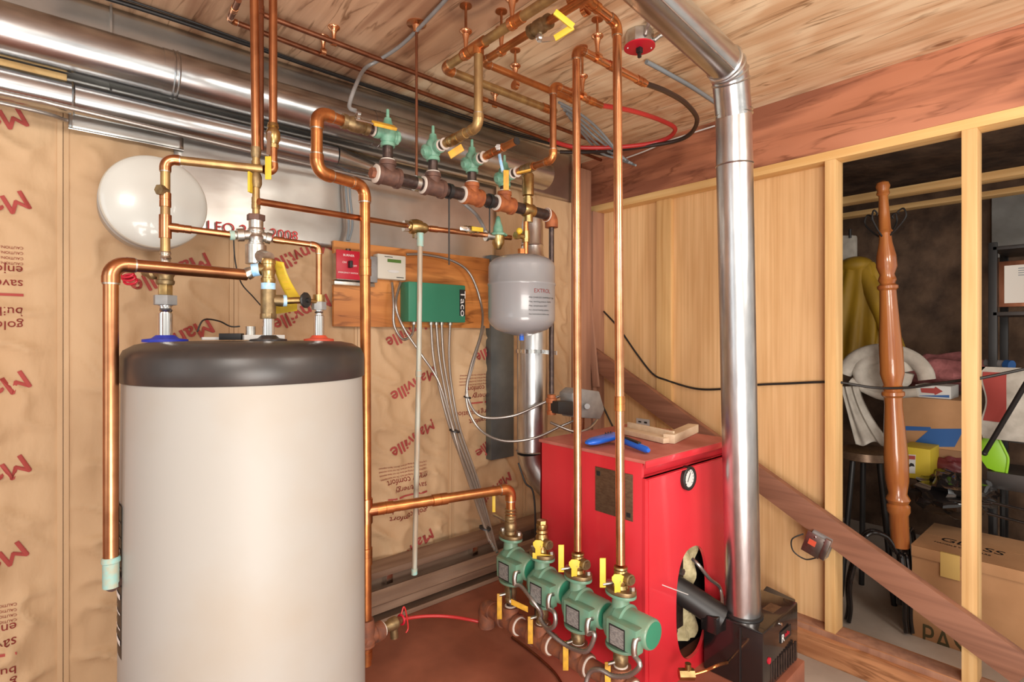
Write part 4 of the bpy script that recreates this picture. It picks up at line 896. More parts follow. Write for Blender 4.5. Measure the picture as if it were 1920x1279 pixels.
# ---- galvanised smoke pipe behind the tank
v0 = at(998, 845, d=2.62); v1 = V((v0.x, v0.y, H + .62)); v2 = V((v0.x + .04, v0.y - .25, at(1010, 960, d=2.5).z))
t = thing('smoke_pipe', V((v0.x, v0.y, v0.z)), 'galvanised vent pipe behind the grey tank, bending into the back of the boiler', 'vent pipe')
rv = .073; by1_ = 1.555
build('upright_section', MB().cyl(v0, V((v0.x, v0.y, H + .33)), rv, n=40), 'galvanised_upright', t)
build('reducer', MB().lathe(V((v0.x, v0.y, H + .33)), UP, [(0, rv), (.02, rv + .004), (.03, rv), (.06, .055), (.10, .052), (.105, .055), (.11, .052), (.20, .052), (.24, .045)], 40), 'galvanised_upright', t)
build('lower_elbow', MB().tube([v0, v0 + V((.01, -.0, -.05)), v0 + V((.035, -.03, -.12)), v0 + V((.06, -.10, -.18)), v0 + V((.05, -.24, -.22)), V((v0.x, by1_ - .002, v0.z - .24))], rv + .002, 36), 'galvanised_upright', t)
build('joint_bead', MB().lathe(v0 - UP * .004, UP, [(0, rv), (.004, rv + .005), (.008, rv)], 40), 'galvanised_upright', t)
st = at(1000, 660, d=2.5)
t = thing('strap_hanger', V((v0.x, v0.y, st.z)), 'perforated metal strap tying the vent pipe to the black iron pipe', 'strap')
build('strap_band', MB().lathe(V((v0.x, v0.y, st.z - .008)), UP, [(0, rv + .002), (0, rv + .005), (.018, rv + .005), (.018, rv + .002)], 40), 'chrome', t)
sp0, sp1 = V((v0.x - .01, v0.y - rv - .003, st.z)), V((mB_.x + .02, mB_.y - .012, st.z))
sv = (sp1 - sp0) / 2; build('strap_tail', MB().obox((sp0 + sp1) / 2, sv, UP * .009, sv.normalized().cross(UP) * .001), 'chrome', t)
# ---- round collar on the right wall
vc = at(1062, 548, x=2.50)
t = thing('draft_regulator', vc, 'round galvanised damper collar behind the left long copper pipe', 'vent')
build('collar', MB().lathe(vc + XD * .06, -XD, [(0, .07), (.10, .07), (.104, .078), (.108, .07), (.13, .07), (.13, .064), (.11, .060)], 40), 'galvanised', t)
build('damper_disc', MB().lathe(vc - XD * .06, -XD, [(0, .066), (.003, .066)], 40), 'galvanised_upright', t)
# ================================================================ CORNER DETAILS on the right wall
t = thing('lath_strip', (2.5, 2.0, 1.0), 'rough brown lath leaning in the corner behind the copper pipes', 'board')
a, b = at(1089, 395, x=2.55), at(1118, 725, x=2.53); dv_ = (b - a) / 2
build('strip', MB().obox((a + b) / 2, dv_, YD * .022, XD * .008), 'rough_wood', t, .002)
a, b = at(1092, 655, x=2.565), at(1925, 1262, x=2.565)
t = thing('diagonal_brace', (2.57, 1.0, .3), 'long dark brown board nailed diagonally across the stud wall', 'board')
dv_ = (b - a) / 2; sd_ = dv_.normalized().cross(XD)
build('plank', MB().obox((a + b) / 2, dv_, sd_ * .056, XD * .019), 'brace_wood', t, .003)
# black cable on the wall
cable('black_cable', 'black cable sagging across the right wall through the studs', 'cable', [at(1132, 584, x=2.64), at(1160, 615, x=2.64), at(1195, 665, x=2.64), at(1224, 701, x=2.64), at(1250, 713, x=2.64), at(1300, 728, x=2.655), at(1345, 730, x=2.655), at(1415, 722, x=2.655), at(1480, 719, x=2.655), at(1552, 716, x=2.655),
      at(1582, 718, x=2.66), at(1640, 727, x=2.70), at(1700, 727, x=2.70), at(1760, 719, x=2.68), at(1812, 712, x=2.65), at(1845, 708, x=2.65), at(1930, 690, x=2.72)], .0055, 'black', ribbed=False)
cable('black_cable', 'black wire dropping behind the grey aquastat', 'cable', [at(1106, 700, x=2.655), at(1116, 730, x=2.655), at(1132, 765, x=2.658), at(1150, 802, x=2.66)], .005, 'black', ribbed=False)
c_ = at(1205, 792, x=2.655)
t = thing('paper_label', c_, 'small white printed sticker on the wall stud behind the boiler', 'label')
build('sticker', MB().box((2.655, c_.y - .045, c_.z - .02), (2.660, c_.y + .045, c_.z + .02)), 'white_card', t)
build('print_marks', MB().box((2.654, c_.y - .03, c_.z - .004), (2.655, c_.y - .01, c_.z + .006)).box((2.654, c_.y + .01, c_.z - .003), (2.655, c_.y + .03, c_.z + .005)), 'black', t)
# metal box under the brace
c_ = at(1533, 1018, x=2.55)
t = thing('outlet_box', c_, 'open grey metal electrical box hanging under the diagonal board', 'electrical box')
XF = Matrix.Translation(c_) @ Matrix.Rotation(math.radians(18), 4, 'X')
build('box_shell', MB(XF).box((-.02, -.05, -.05), (.035, .03, .05)), 'grey_box', t, .006)
build('cover_bracket', MB(XF).box((-.027, -.03, -.055), (-.02, .045, .04)).box((-.035, -.052, -.045), (-.02, -.03, .05)), 'nickel', t, .002)
build('red_tag', MB(XF).box((-.029, -.002, -.012), (-.027, .028, .012)), 'red_gasket', t)
build('wire_loop', MB().tube(smooth_path([c_ + V((-.02, .05, .03)), c_ + V((-.04, .09, 0)), c_ + V((-.04, .085, -.05)), c_ + V((-.03, .04, -.075)), c_ + V((-.02, 0, -.06))]), .003, 8), 'black', t)
for k in range(2): build('screw', MB(XF).cyl((-.027, .01 - .04 * k, .03), (-.031, .01 - .04 * k, .03), .004, n=10), 'chrome', t)

# ================================================================ BOILER
bx0, bx1, by0, by1, bz1 = 1.505, 2.085, 1.06, 1.555, 1.005
t = thing('boiler', ((bx0 + bx1) / 2, (by0 + by1) / 2, PAD), 'red steel oil boiler cabinet with pressure gauge and nameplate', 'boiler')
zf = bz1 - .055
build('side_panel', MB().box((bx0, by0 + .012, PAD), (bx0 + .012, by1, bz1 - .002)), 'boiler_red', t, .003)
build('side_panel', MB().box((bx1 - .012, by0 + .012, PAD), (bx1, by1, bz1 - .002)), 'boiler_red', t, .003)
build('back_panel', MB().box((bx0, by1 - .012, PAD), (bx1, by1, bz1 - .002)), 'boiler_red', t, .003)
build('header_strip', MB().box((bx0 + .001, by0 + .03, zf), (bx1 - .001, by0 + .04, bz1 - .006)), 'boiler_red', t, .001)
build('top_lid', MB().box((bx0 - .004, by0 - .004, bz1 - .006), (bx1 + .004, by1 + .004, bz1 + .006)), 'dusty_red', t, .003)
build('lid_lip', MB().box((bx0 - .004, by0 - .007, bz1 - .018), (bx1 + .004, by0 - .003, bz1 + .004)), 'boiler_red', t, .001)
hc = V(((at(1268, 1130, y=by0).x + at(1327, 1130, y=by0).x) / 2, by0, at(1296, 1130, y=by0).z)); hrx = (at(1327, 1130, y=by0).x - at(1268, 1130, y=by0).x) / 2; hrz = .20
hm = MB(); P = []; N = 64
angs = sorted([2 * PI * k / N for k in range(N)] + [math.atan2(zc - hc.z, xc - hc.x) % (2 * PI) for xc in (bx0, bx1) for zc in (PAD, zf)])
for g in angs:
    c_, s_ = math.cos(g), math.sin(g)
    ix = hc.x + hrx * math.copysign(abs(c_) ** .8, c_); iz = hc.z + hrz * math.copysign(abs(s_) ** .8, s_)
    tx_ = ((bx1 if c_ > 0 else bx0) - hc.x) / c_ if abs(c_) > 1e-9 else 1e9; tz_ = ((zf if s_ > 0 else PAD) - hc.z) / s_ if abs(s_) > 1e-9 else 1e9
    q = min(tx_, tz_); P.append([(ix, by0, iz), (hc.x + c_ * q, by0, hc.z + s_ * q), (ix, by0 + .012, iz), (hc.x + c_ * q, by0 + .012, hc.z + s_ * q)])
n = len(P); vv = [p for q in P for p in q]; ff = []
for k in range(n):
    a4, b4 = 4 * k, 4 * ((k + 1) % n); ff += [(a4, a4 + 1, b4 + 1, b4), (a4 + 2, b4 + 2, b4 + 3, a4 + 3), (a4, b4, b4 + 2, a4 + 2), (a4 + 1, a4 + 3, b4 + 3, b4 + 1)]
build('front_panel', hm.add(vv, ff), 'boiler_red', t)
build('panel_crease', MB().box((bx0 + .018, by0 - .0035, PAD), (bx0 + .022, by0, zf)).box((bx0 + .002, by0 - .012, zf - .004), (bx1 - .002, by0 + .03, zf)), 'boiler_red', t, .001)
build('dark_interior', MB().box((bx0 + .03, by0 + .09, PAD + .01), (bx1 - .03, by0 + .12, zf - .05)), 'black', t)  # black sheet standing in for the shade inside the boiler opening
build('insulation_blanket', MB().grid(lambda u, v: (hc.x + .02 + .085 * u + .01 * math.sin(v * 9), by0 + .05 + .03 * (1 - u) + .008 * math.sin(v * 23 + u * 9), hc.z - .19 + .38 * v), 6, 26, thick=(0, .03, 0)), 'pale_foam', t)
build('burner_flange', MB().box((hc.x - .09, by0 + .055, hc.z - .12), (hc.x + .03, by0 + .075, hc.z + .15)), 'black_iron', t, .004)
for dx, dz_ in ((-.07, .03), (-.01, .10), (-.06, -.10)): build('flange_bolt', MB().hexp((hc.x + dx, by0 + .055, hc.z + dz_), (hc.x + dx, by0 + .03, hc.z + dz_), .012), 'nickel', t)
# nameplate
n0, n1 = at(1117, 873, x=bx0), at(1187, 975, x=bx0); n0.z = at(1150, 882, x=bx0).z; n1.z = at(1150, 967, x=bx0).z
pl = build('nameplate', MB().box((bx0 - .003, n1.y, n1.z), (bx0 + .001, n0.y, n0.z)), 'plate_brown', t, .0008, label='brown metal rating plate')
build('plate_corner', MB().box((bx0 - .005, n0.y - .022, n0.z - .03), (bx0 - .002, n0.y - .008, n0.z - .014)), 'black', pl)
build('plate_corner', MB().box((bx0 - .005, n1.y + .008, n1.z + .012), (bx0 - .002, n1.y + .024, n1.z + .026)), 'black', pl)
gc = at(1288, 896, y=by0)
build('pressure_gauge', MB().lathe(gc + YD * .01, -YD, [(0, .043), (.022, .043), (.025, .039), (.025, .033), (.018, .032)], 36), 'black', t)
build('gauge_face', MB().lathe(gc - YD * .006, -YD, [(0, .033), (.003, .033)], 36), 'white_card', t)
gm = MB()
for k in range(11):
    g = math.radians(225 - 27 * k); gm.obox(gc + V((math.cos(g) * .026, -.0097, math.sin(g) * .026)), V((math.cos(g), 0, math.sin(g))) * .0028, V((-math.sin(g), 0, math.cos(g))) * .0008, YD * .0004)
gm.obox(gc + V((-.002, -.0105, .004)), V((.5, 0, .86)) * .018, V((-.86, 0, .5)) * .0012, YD * .0004)
build('gauge_marks', gm, 'black', t)
# ---- things on the boiler
zt = bz1 + .006
t = thing('work_light', at(1160, 830, z=zt - H), 'blue plastic flashlight lying on the boiler top', 'flashlight')
pa, pb, pc = at(1100, 831, z=zt + .02 - H), at(1150, 818, z=zt + .025 - H), at(1216, 845, z=zt + .015 - H)
hd = MB().lathe(pa, pb - pa, [(0, .004), (.01, .009), (.04, .014), ((pb - pa).length - .01, .015), ((pb - pa).length, .013)], 20, sx=2.0)
build('head', hd, 'blue_plastic', t)
build('handle', MB().lathe(pb, pc - pb, [(0, .016), (.02, .012), (.04, .0135), (.10, .013), ((pc - pb).length - .01, .012), ((pc - pb).length, .007)], 20), 'blue_plastic', t)
build('trigger', MB().obox(pb.lerp(pc, .55) + UP * .013, (pc - pb) * .22, (pc - pb).normalized().cross(UP) * .007, UP * .004), 'black', t, .002)
for k in range(3): build('grip_dimple', MB().ball(pa.lerp(pb, .7 + .1 * k) + UP * .019, .003), 'black', t)
t = thing('wood_moulding', at(1230, 815, z=zt - H), 'pale wooden moulding offcut lying on the boiler top', 'wood offcut')
w0, w1, w2 = at(1166, 806, z=zt + .012 - H), at(1254, 826, z=zt + .012 - H), at(1300, 805, z=zt + .012 - H)
u = (w1 - w0) / 2; sd_ = V((-u.y, u.x, 0)).normalized()
build('long_piece', MB().obox((w0 + w1) / 2, u, sd_ * .028, UP * .010), 'pallid_wood', t, .002)
build('raised_back', MB().obox((w0 + w1) / 2 + sd_ * .03 + UP * .012, u * .98, sd_ * .004, UP * .02), 'pallid_wood', t, .002)
u = (w2 - w1) / 2; sd2 = V((-u.y, u.x, 0)).normalized()
build('cross_piece', MB().obox((w1 + w2) / 2 + UP * .006, u, sd2 * .022, UP * .017), 'pallid_wood', t, .002)
# ---- aquastat behind
c_ = at(1100, 757, y=1.60)
t = thing('aquastat', c_, 'grey metal aquastat cover standing above the back of the boiler', 'electrical box')
aa = [at(x_, y_, y=1.60) for x_, y_ in ((1073, 738), (1085, 728), (1124, 734), (1134, 768), (1126, 786), (1078, 783))]
build('cover', MB().prism(aa, (0, .08, 0)), 'grey_box', t, .006)
bb_ = [at(x_, y_, y=1.595) for x_, y_ in ((1047, 753), (1075, 753), (1075, 780), (1047, 776))]
build('black_housing', MB().prism(bb_, (0, .06, 0)), 'black', t, .004)
build('knob', MB().cyl(at(1101, 762, y=1.602), at(1101, 762, y=1.57), .012), 'grey_tank', t)
build('support_stem', MB().cyl(V((c_.x + .01, c_.y + .04, zt - .01)), V((c_.x + .01, c_.y + .04, c_.z)), .014), 'dark_copper', t)
cable('flexible_conduit', 'conduit loop under the grey aquastat, resting on the boiler top', 'conduit', [at(1032, 792, y=1.66), at(1050, 800, y=1.62), at(1080, 810, y=1.57), at(1105, 803, y=1.56), at(1120, 787, y=1.58)], .0055)
cable('fuel_tube', 'thin black tube sloping down behind the boiler left edge', 'tube', [at(972, 868, y=1.72), at(985, 905, y=1.70), at(1000, 925, y=1.68), at(1004, 1000, y=1.66), V((at(1004, 1000, y=1.66).x, 1.66, PAD + .004))], .004, 'black', ribbed=False)

# ================================================================ BURNER
t = thing('oil_burner', (1.95, .93, PAD), 'glossy black oil burner housing at the front of the red boiler', 'burner')
zt_b = .420
build('housing', MB().prism([(1.835, 1.04, PAD - .0), (2.155, 1.04, PAD), (2.155, .835, PAD), (1.84, .825, PAD)], (0, 0, zt_b - PAD)), 'gloss_black', t, .008)
build('front_seam', MB().box((1.834, .90, PAD + .01), (1.842, .905, zt_b - .01)), 'black', t)
gl = MB()
for k in range(11): gl.box((1.90 + .021 * k, .826, PAD + .015), (1.909 + .021 * k, .832, PAD + .085))
build('air_grille', gl, 'black_iron', t)
build('badge', MB().box((1.985, .826, PAD + .125), (2.07, .8295, PAD + .165)), 'black', t)
build('badge_letters', MB().text('R', .04, TXW(1.985, .8245, PAD + .128), m='white_print').text('iello', .024, TXW(2.012, .8245, PAD + .138), m='red_plastic'), None, t, loose=True)
build('red_button', MB().cyl((1.885, .835, PAD + .105), (1.885, .822, PAD + .105), .011), 'red_plastic', t)
build('white_screw', MB().cyl((1.985, .835, PAD + .195), (1.985, .823, PAD + .195), .005), 'chrome', t)
build('air_tube', MB().cyl((1.775, 1.15, .50), (1.865, .985, .40), .046, n=32), 'black', t)
build('tube_collar', MB().obox((1.85, 1.0, .395), V((.05, 0, 0)), V((0, .03, 0)), UP * .03), 'gloss_black', t, .004)
build('air_intake_ring', MB().lathe(fb - UP * .004, UP, [(0, .068), (.012, .067), (.016, .06)], 40), 'black', t)
for a_, b_ in (((1.845, .96), (1.88, 1.02)), ((2.00, .86), (2.07, .90))): build('warning_sticker', MB().box((a_[0], a_[1], zt_b - .001), (b_[0], b_[1], zt_b + .001)), 'plate_brown', t)
t = thing('rubber_flap', (2.15, 1.0, .3), 'black plastic flap sticking up behind the burner housing', 'flap')
fl_ = [at(1430, 1112, y=1.045), at(1440, 1100, y=1.045), at(1492, 1125, y=1.045), at(1513, 1163, y=1.045), at(1500, 1175, y=1.045), at(1480, 1165, y=1.045)]
build('flap_sheet', MB().prism(fl_, (0, .006, 0)), 'black_plastic', t, .001)
cable('armoured_cable', 'armoured cable from the boiler opening to the burner housing', 'cable', [at(1298, 1048, y=1.07), at(1312, 1062, y=1.04), at(1330, 1085, y=1.03), at(1350, 1103, y=1.03), (1.9, 1.0, .418)], .006)
cable('ignition_wire', 'thin white wire poking out beside the boiler opening', 'wire', [at(1242, 1097, y=1.03), at(1290, 1115, y=1.04)], .0016, 'white_card', ribbed=False)
t = thing('oil_fitting', at(1290, 1262, d=1.75), 'brass oil line fitting below the boiler opening', 'pipe fitting')
o_ = at(1290, 1264, d=1.80)
build('fitting_body', MB().hexp(o_ - RT * .03, o_ + RT * .02, .018).cyl(o_, o_ + UP * .035, .010), 'brass', t)
build('copper_tube', MB().tube(smooth_path([o_ + RT * .02, o_ + RT * .06 + UP * .012, o_ + RT * .10 + UP * .03, V((1.84, .95, PAD + .06))]), .005, 10), 'orange_copper', t)

# ================================================================ CIRCULATORS
def isolation_flange(t, c, up, s=1):
    """oval bronze flange with two bolts"""
    P = []
    for k in range(40):
        g = 2 * PI * k / 40; P.append(c + XD * math.cos(g) * .040 * s + YD * math.sin(g) * .055 * s)
    return P
labp = ['furthest green circulator pump, under the orange copper elbow', 'second green circulator pump, under the unpiped yellow valve', 'third green circulator pump, under the left long copper pipe', 'nearest green circulator pump, under the right long copper pipe']
EB = []
for i in range(4):
    c = V((XP, PY[i], PZ[i])); t = thing('circulator_pump', c - UP * .09, labp[i], 'pump', 'green circulator pumps on the iron header')
    vol = MB().lathe(c - UP * .072, UP, [(0, .026), (.012, .026), (.018, .034), (.030, .050), (.050, .055), (.080, .054), (.098, .040), (.112, .028), (.138, .026), (.15, .026)], 32)
    build('volute', vol, 'green_enamel', t)
    build('motor', MB().lathe(c, -YD, [(0, .052), (.028, .054), (.032, .047), (.045, .0455), (.112, .0445), (.118, .041), (.119, .039)], 40), 'green_enamel', t)
    build('end_cap', MB().lathe(c - YD * .117, -YD, [(0, .038), (.003, .038), (.0035, .034)], 32), 'box_green', t)
    build('terminal_box', MB().box((c.x - .066, c.y - .105, c.z - .046), (c.x - .030, c.y + .004, c.z + .028)), 'green_enamel', t, .005)
    pl = build('rating_plate', MB().box((c.x - .0675, c.y - .062, c.z - .042), (c.x - .066, c.y - .012, c.z + .012)), 'plate_silver', t)
    build('plate_border', MB().box((c.x - .0670, c.y - .066, c.z - .046), (c.x - .0662, c.y - .008, c.z + .016)), 'black', pl)
    eb = c + V((-.050, -.100, -.012)); EB.append(eb)
    build('conduit_elbow', MB().tube(smooth_path([eb + V((.004, 0, .012)), eb + V((-.010, 0, .014)), eb + V((-.018, 0, -.004)), eb + V((-.017, 0, -.03))], 5), .0085, 12), 'nickel', t)
    for zz_, m_ in ((.077, 'green_enamel'), (-.085, 'green_enamel')):
        build('pump_flange', MB().prism(isolation_flange(t, c + UP * zz_, UP, .95), (0, 0, .009)), m_, t, .001)
    bz_ = c.z + .087
    v = thing('isolation_valve', V((c.x, c.y, bz_)), ['brass threaded flange fitting on top of the furthest pump', 'short brass isolation valve with yellow levers and no pipe above', 'brass isolation valve with yellow levers at the foot of the left long pipe', 'brass isolation valve with yellow levers at the foot of the right long pipe'][i], 'valve')
    build('valve_flange', MB().prism(isolation_flange(v, V((c.x, c.y, bz_)), UP, .95), (0, 0, .012)), 'dull_brass', v, .001)
    for sg in (-1, 1):
        build('flange_bolt', MB().hexp(V((c.x - .008 * sg, c.y + .037 * sg, bz_ + .011)), V((c.x - .008 * sg, c.y + .037 * sg, bz_ + .024)), .009), 'nickel', v)
    top_ = PZ[i] + .165 if i != 1 else PZ[i] + .20
    L = top_ - bz_
    build('valve_body', MB().lathe(V((c.x, c.y, bz_ + .01)), UP, [(0, .024), (L * .15, .020), (L * .3, .0235), (L * .5, .0235), (L * .6, .018), (L * .65, .0215), (L * .72, .0185), (L * .78, .0215), (L - .012, .0205), (L - .01, .016)], 22), 'brass' if i else 'dull_brass', v)
    if i:
        dp0 = V((c.x, c.y, bz_ + .05)); dpd = (-YD * .8 + XD * -.15).normalized()
        build('drain_port', MB().lathe(dp0, dpd, [(0, .012), (.025, .012), (.027, .017), (.045, .017), (.046, .012), (.052, .012)], 12), 'dull_brass', v)
        fdir = (-XD * .9 - YD * .4).normalized(); lp_ = V((c.x, c.y, bz_ + .03)) + fdir * .034
        build('lever_hub', MB().hexp(V((c.x, c.y, bz_ + .042)), lp_ + UP * .014, .009), 'nickel', v)
        build('front_lever', MB().prism([lp_ + RT * x_ + UP * z_ for x_, z_ in ((-.010, -.02), (.008, -.02), (.009, .005), (.018, .018), (.018, .03), (.008, .036), (-.010, .036), (-.018, .028), (-.018, .018), (-.010, .006))], fdir * .003), 'yellow_grip', v, .0008)
        if i == 1: a_, b_ = lp_ + RT * -.02 + UP * -.018, lp_ + RT * .05 + UP * -.028; build('lower_lever', MB().obox((a_ + b_) / 2, (b_ - a_) / 2, UP * .010, fdir * .002), 'yellow_grip', v, .001)
        else:
            lq = V((c.x, c.y, bz_ + .06)) - RT * .052 + fdir * .01; build('side_lever', MB().obox(lq, RT * .009 , UP * .045, fdir * .002), 'yellow_grip', v, .001)
            build('lever_link', MB().cyl(V((c.x, c.y, bz_ + .03)), lq - UP * .035, .005), 'nickel', v)
    else:
        build('side_lever', MB().obox(at(926, 945, x=XP) , RT * .006, UP * .032, FW * .002), 'yellow_grip', v, .001)
        tz = MB(); build('lever_link', MB().cyl(V((c.x, c.y, bz_ + .05)), at(926, 965, x=XP), .005), 'nickel', v)
        for k in range(5): tz.lathe(V((c.x, c.y, bz_ + .05 + .012 * k)), UP, [(0, .019), (.004, .0225), (.008, .019)], 20)
        build('thread_ridges', tz, 'dull_brass', v)
    if i == 1: build('hex_cap', MB().hexp(V((c.x, c.y, top_ - .01)), V((c.x, c.y, top_ + .012)), .018), 'brass', v)
# elbow line into pump 1
a = e4 + V((0, 0, 0)); zl = at(945, 912, x=XP).z
p0_, p1_, p2_ = V((e4.x, e4.y - .0, zl)), V((XP, PY[0], zl)), V((XP, PY[0], PZ[0] + .165))
tt2 = pipe_run('copper_pipe', 'thick orange copper pipe crossing to the furthest pump', 'pipe', [p0_, p1_, p2_], .0175, m='orange_copper', coup=[(0, .12), (0, .5)], brad=1.6)
build('tee', MB().cyl(p0_ - UP * .04, p0_ + UP * .04, .0212).cyl(p0_, p0_.lerp(p1_, .1), .0205), 'copper', tt2)
lowp = pipe_run('copper_pipe', 'dull copper pipe running down from the lower tee beside the storage tank', 'pipe', [p0_ - UP * .03, V((e4.x, e4.y, PAD + .13))], .0172, m='orange_copper', coup=[(0, .25), (0, .9)])
# header
zH = .345
hA, hB = V((XP, 1.66, zH - .005)), V((XP, .72, zH + .01))
t = thing('return_header', V((XP, 1.2, PAD)), 'rusty brown iron header pipe under the four green pumps', 'pipe manifold')
build('header_pipe', MB().cyl(hA, hB, .028, n=28), 'rusty_iron', t)
for i in range(4):
    c = hA.lerp(hB, (hA.y - PY[i]) / (hA.y - hB.y)); itee(c, -YD, UP, .034, 'rusty_iron', t, .048, .058)
    for k in (-.052, .046): build('thread_sealant', MB().lathe(c - YD * k, -YD, [(0, .029), (.002, .0335), (.005, .0335), (.007, .029)], 24), 'white_sealant', t)
    tz_ = c.z + .055
    build('riser_nipple', MB().cyl(V((XP, PY[i], tz_ - .01)), V((XP, PY[i], tz_ + .05)), .0165), 'black_iron', t)
    build('thread_sealant', MB().lathe(V((XP, PY[i], tz_)), UP, [(0, .018), (.002, .022), (.005, .022), (.007, .018)], 20), 'white_sealant', t)
Ae, _ = arc(hA + YD * .04, hA, hA + YD * .04 - XD * .0 - UP * .2, .04)
build('end_elbow', MB().tube([hA] + Ae + [hA + YD * .04 - UP * .075], .034, 20), 'rusty_iron', t)
for i in range(4):
    v = thing('ball_valve', V((XP, PY[i], PZ[i] - .12)), 'lower ball valve with amber lever beneath the %s green pump' % ('furthest', 'second', 'third', 'nearest')[i], 'valve')
    zt_v = PZ[i] - .085
    build('valve_body', MB().lathe(V((XP, PY[i], zt_v - .075)), UP, [(0, .018), (.012, .022), (.02, .018), (.03, .023), (.05, .023), (.058, .018), (.062, .026), (.075, .026)], 20), 'dull_brass', v)
    lq = V((XP, PY[i], zt_v - .075)) - RT * .042 - FW * .012
    build('lever', MB().obox(lq - UP * .012, RT * .009, UP * .048, FW * .002), 'amber_grip', v, .001)
    build('lever_stem', MB().cyl(V((XP, PY[i], zt_v - .04)), lq + UP * .03, .006), 'nickel', v)
t = thing('valve_lever', at(938, 1136, d=1.95), 'amber lever sticking out sideways below the furthest pump', 'lever')
a_, b_ = at(958, 1128, d=1.93), at(990, 1143, d=1.90)
build('lever', MB().obox((a_ + b_) / 2, (b_ - a_) / 2, UP * .010, FW * .002), 'amber_grip', t, .001)
build('lever_stem', MB().cyl(a_, V((XP, PY[0], a_.z)), .006), 'nickel', t)
# conduits looping between pumps
def pe(i): return EB[i] + V((-.017, 0, -.03))
lps = [[pe(0), at(978, 1100, d=1.92), at(1000, 1128, d=1.86), at(1015, 1150, d=1.86), at(1012, 1165, d=1.90)],
       [pe(1), at(1040, 1150, d=1.78), at(1040, 1172, d=1.78), at(1027, 1178, d=1.82), at(1012, 1160, d=1.86)],
       [pe(2), at(1115, 1188, d=1.66), at(1108, 1212, d=1.67), at(1095, 1222, d=1.69), at(1065, 1212, d=1.75), at(1035, 1190, d=1.80), at(1018, 1170, d=1.86)],
       [pe(3), at(1200, 1248, d=1.53), at(1180, 1266, d=1.56), at(1150, 1268, d=1.60), at(1125, 1256, d=1.63), at(1105, 1262, d=1.66), at(1095, 1300, d=1.66)]]
for i, L_ in enumerate(lps): cable('flexible_conduit', 'grey conduit loop hanging from the %s green pump' % ('furthest', 'second', 'third', 'nearest')[i], 'conduit', L_, .0068)
# ---- drain tee at the foot of the tall pipe
b0 = V((e4.x, e4.y, PAD + .11))
t = thing('drain_assembly', V((e4.x, e4.y, PAD)), 'rusty iron tee and old brass drain cock by the foot of the tank', 'valve')
b0.z = .455; ddr = (at(775, 1168, z=-.995) - at(705, 1205, z=-.995)); ddr.z = 0; ddr.normalize()
b1 = V((b0.x, b0.y, .425))
build('corner_elbow', MB().lathe(b0 + UP * .03, -UP, [(0, .024), (.02, .028), (.05, .028), (.085, .030)], 24).ball(b1 - UP * .01, .031), 'rusty_iron', t)
build('side_tee', MB().lathe(b1 - ddr * .09, ddr, [(0, .022), (.004, .03), (.03, .03), (.032, .026), (.12, .026), (.122, .031), (.15, .031), (.152, .02)], 24), 'rusty_iron', t)
q_ = b1 + ddr * .062
build('thread_sealant', MB().lathe(q_, ddr, [(0, .019), (.002, .026), (.005, .026), (.007, .019)], 20), 'white_sealant', t)
build('drain_cock', MB().lathe(q_, ddr, [(0, .015), (.03, .018), (.04, .022), (.06, .022), (.07, .014), (.085, .012)], 20).cyl(q_ + ddr * .05, q_ + ddr * .055 - UP * .05, .014), 'dull_brass', t)
wq = q_ + ddr * .085
build('red_wheel', MB().tube([wq + UP * .016 * math.cos(g) + ddr.cross(UP) * .016 * math.sin(g) for g in [2 * PI * k / 16 for k in range(17)]], .004, 8), 'red_plastic', t)
rh = [at(708, 1178, y=1.86), at(745, 1164, y=1.84), at(790, 1156, y=1.82), at(840, 1156, y=1.78), at(890, 1164, y=1.74), at(925, 1174, y=1.68)]
for p_ in rh: p_.z = max(p_.z, PAD + .01)
cable('red_hose', 'thin red hose curving over the painted slab toward the pumps', 'hose', rh, .0065, 'red_pex', ribbed=False)
cable('red_string', 'frayed red cord hooked over the old drain cock', 'string', [wq + UP * .02, wq + UP * .04 + ddr * .01, wq + ddr * .02 + UP * .02, wq + ddr * .03 - UP * .04, wq + ddr * .02 - UP * .055], .003, 'red_pex', ribbed=False)
cable('copper_tube', 'soft copper oil tube lying on the slab in front of the header', 'tube', [at(960, 1195, z=PAD + .006 - H), at(1000, 1225, z=PAD + .006 - H), at(1040, 1262, z=PAD + .006 - H), at(1062, 1300, z=PAD + .006 - H)], .005, 'dark_copper', ribbed=False)

# ================================================================ STORAGE ROOM
pb_, pt_ = at(1688, 1025, d=2.64), at(1655, 345, d=2.64)
dU = (pt_ - pb_).normalized(); Lp = (pt_ - pb_).length
t = thing('coat_rack', V((pb_.x, pb_.y, 0)), 'turned glossy wooden coat stand with black iron scroll hooks and feet', 'coat rack')
fy = lambda py: (1025 - py) / 680 * Lp
pr = [(1025, 15), (965, 15.5), (958, 19), (948, 19), (944, 16), (936, 20), (925, 15), (900, 19), (860, 20), (800, 17), (760, 14.5), (745, 15), (741, 19), (735, 19), (732, 15), (726, 18), (722, 15), (700, 20), (660, 19.5), (600, 16), (560, 14), (545, 13.5), (541, 17), (536, 17), (532, 12), (525, 15), (515, 12), (500, 17), (480, 16), (455, 11), (437, 9.5), (434, 13), (430, 10), (400, 9), (368, 7.5), (364, 11), (358, 9.5), (350, 12), (343, 10), (338, 2)]
px2m = 2.62 / F
build('turned_post', MB().lathe(pb_, dU, [(fy(y_), r_ * px2m) for y_, r_ in pr], 36), 'hung_wood', t)
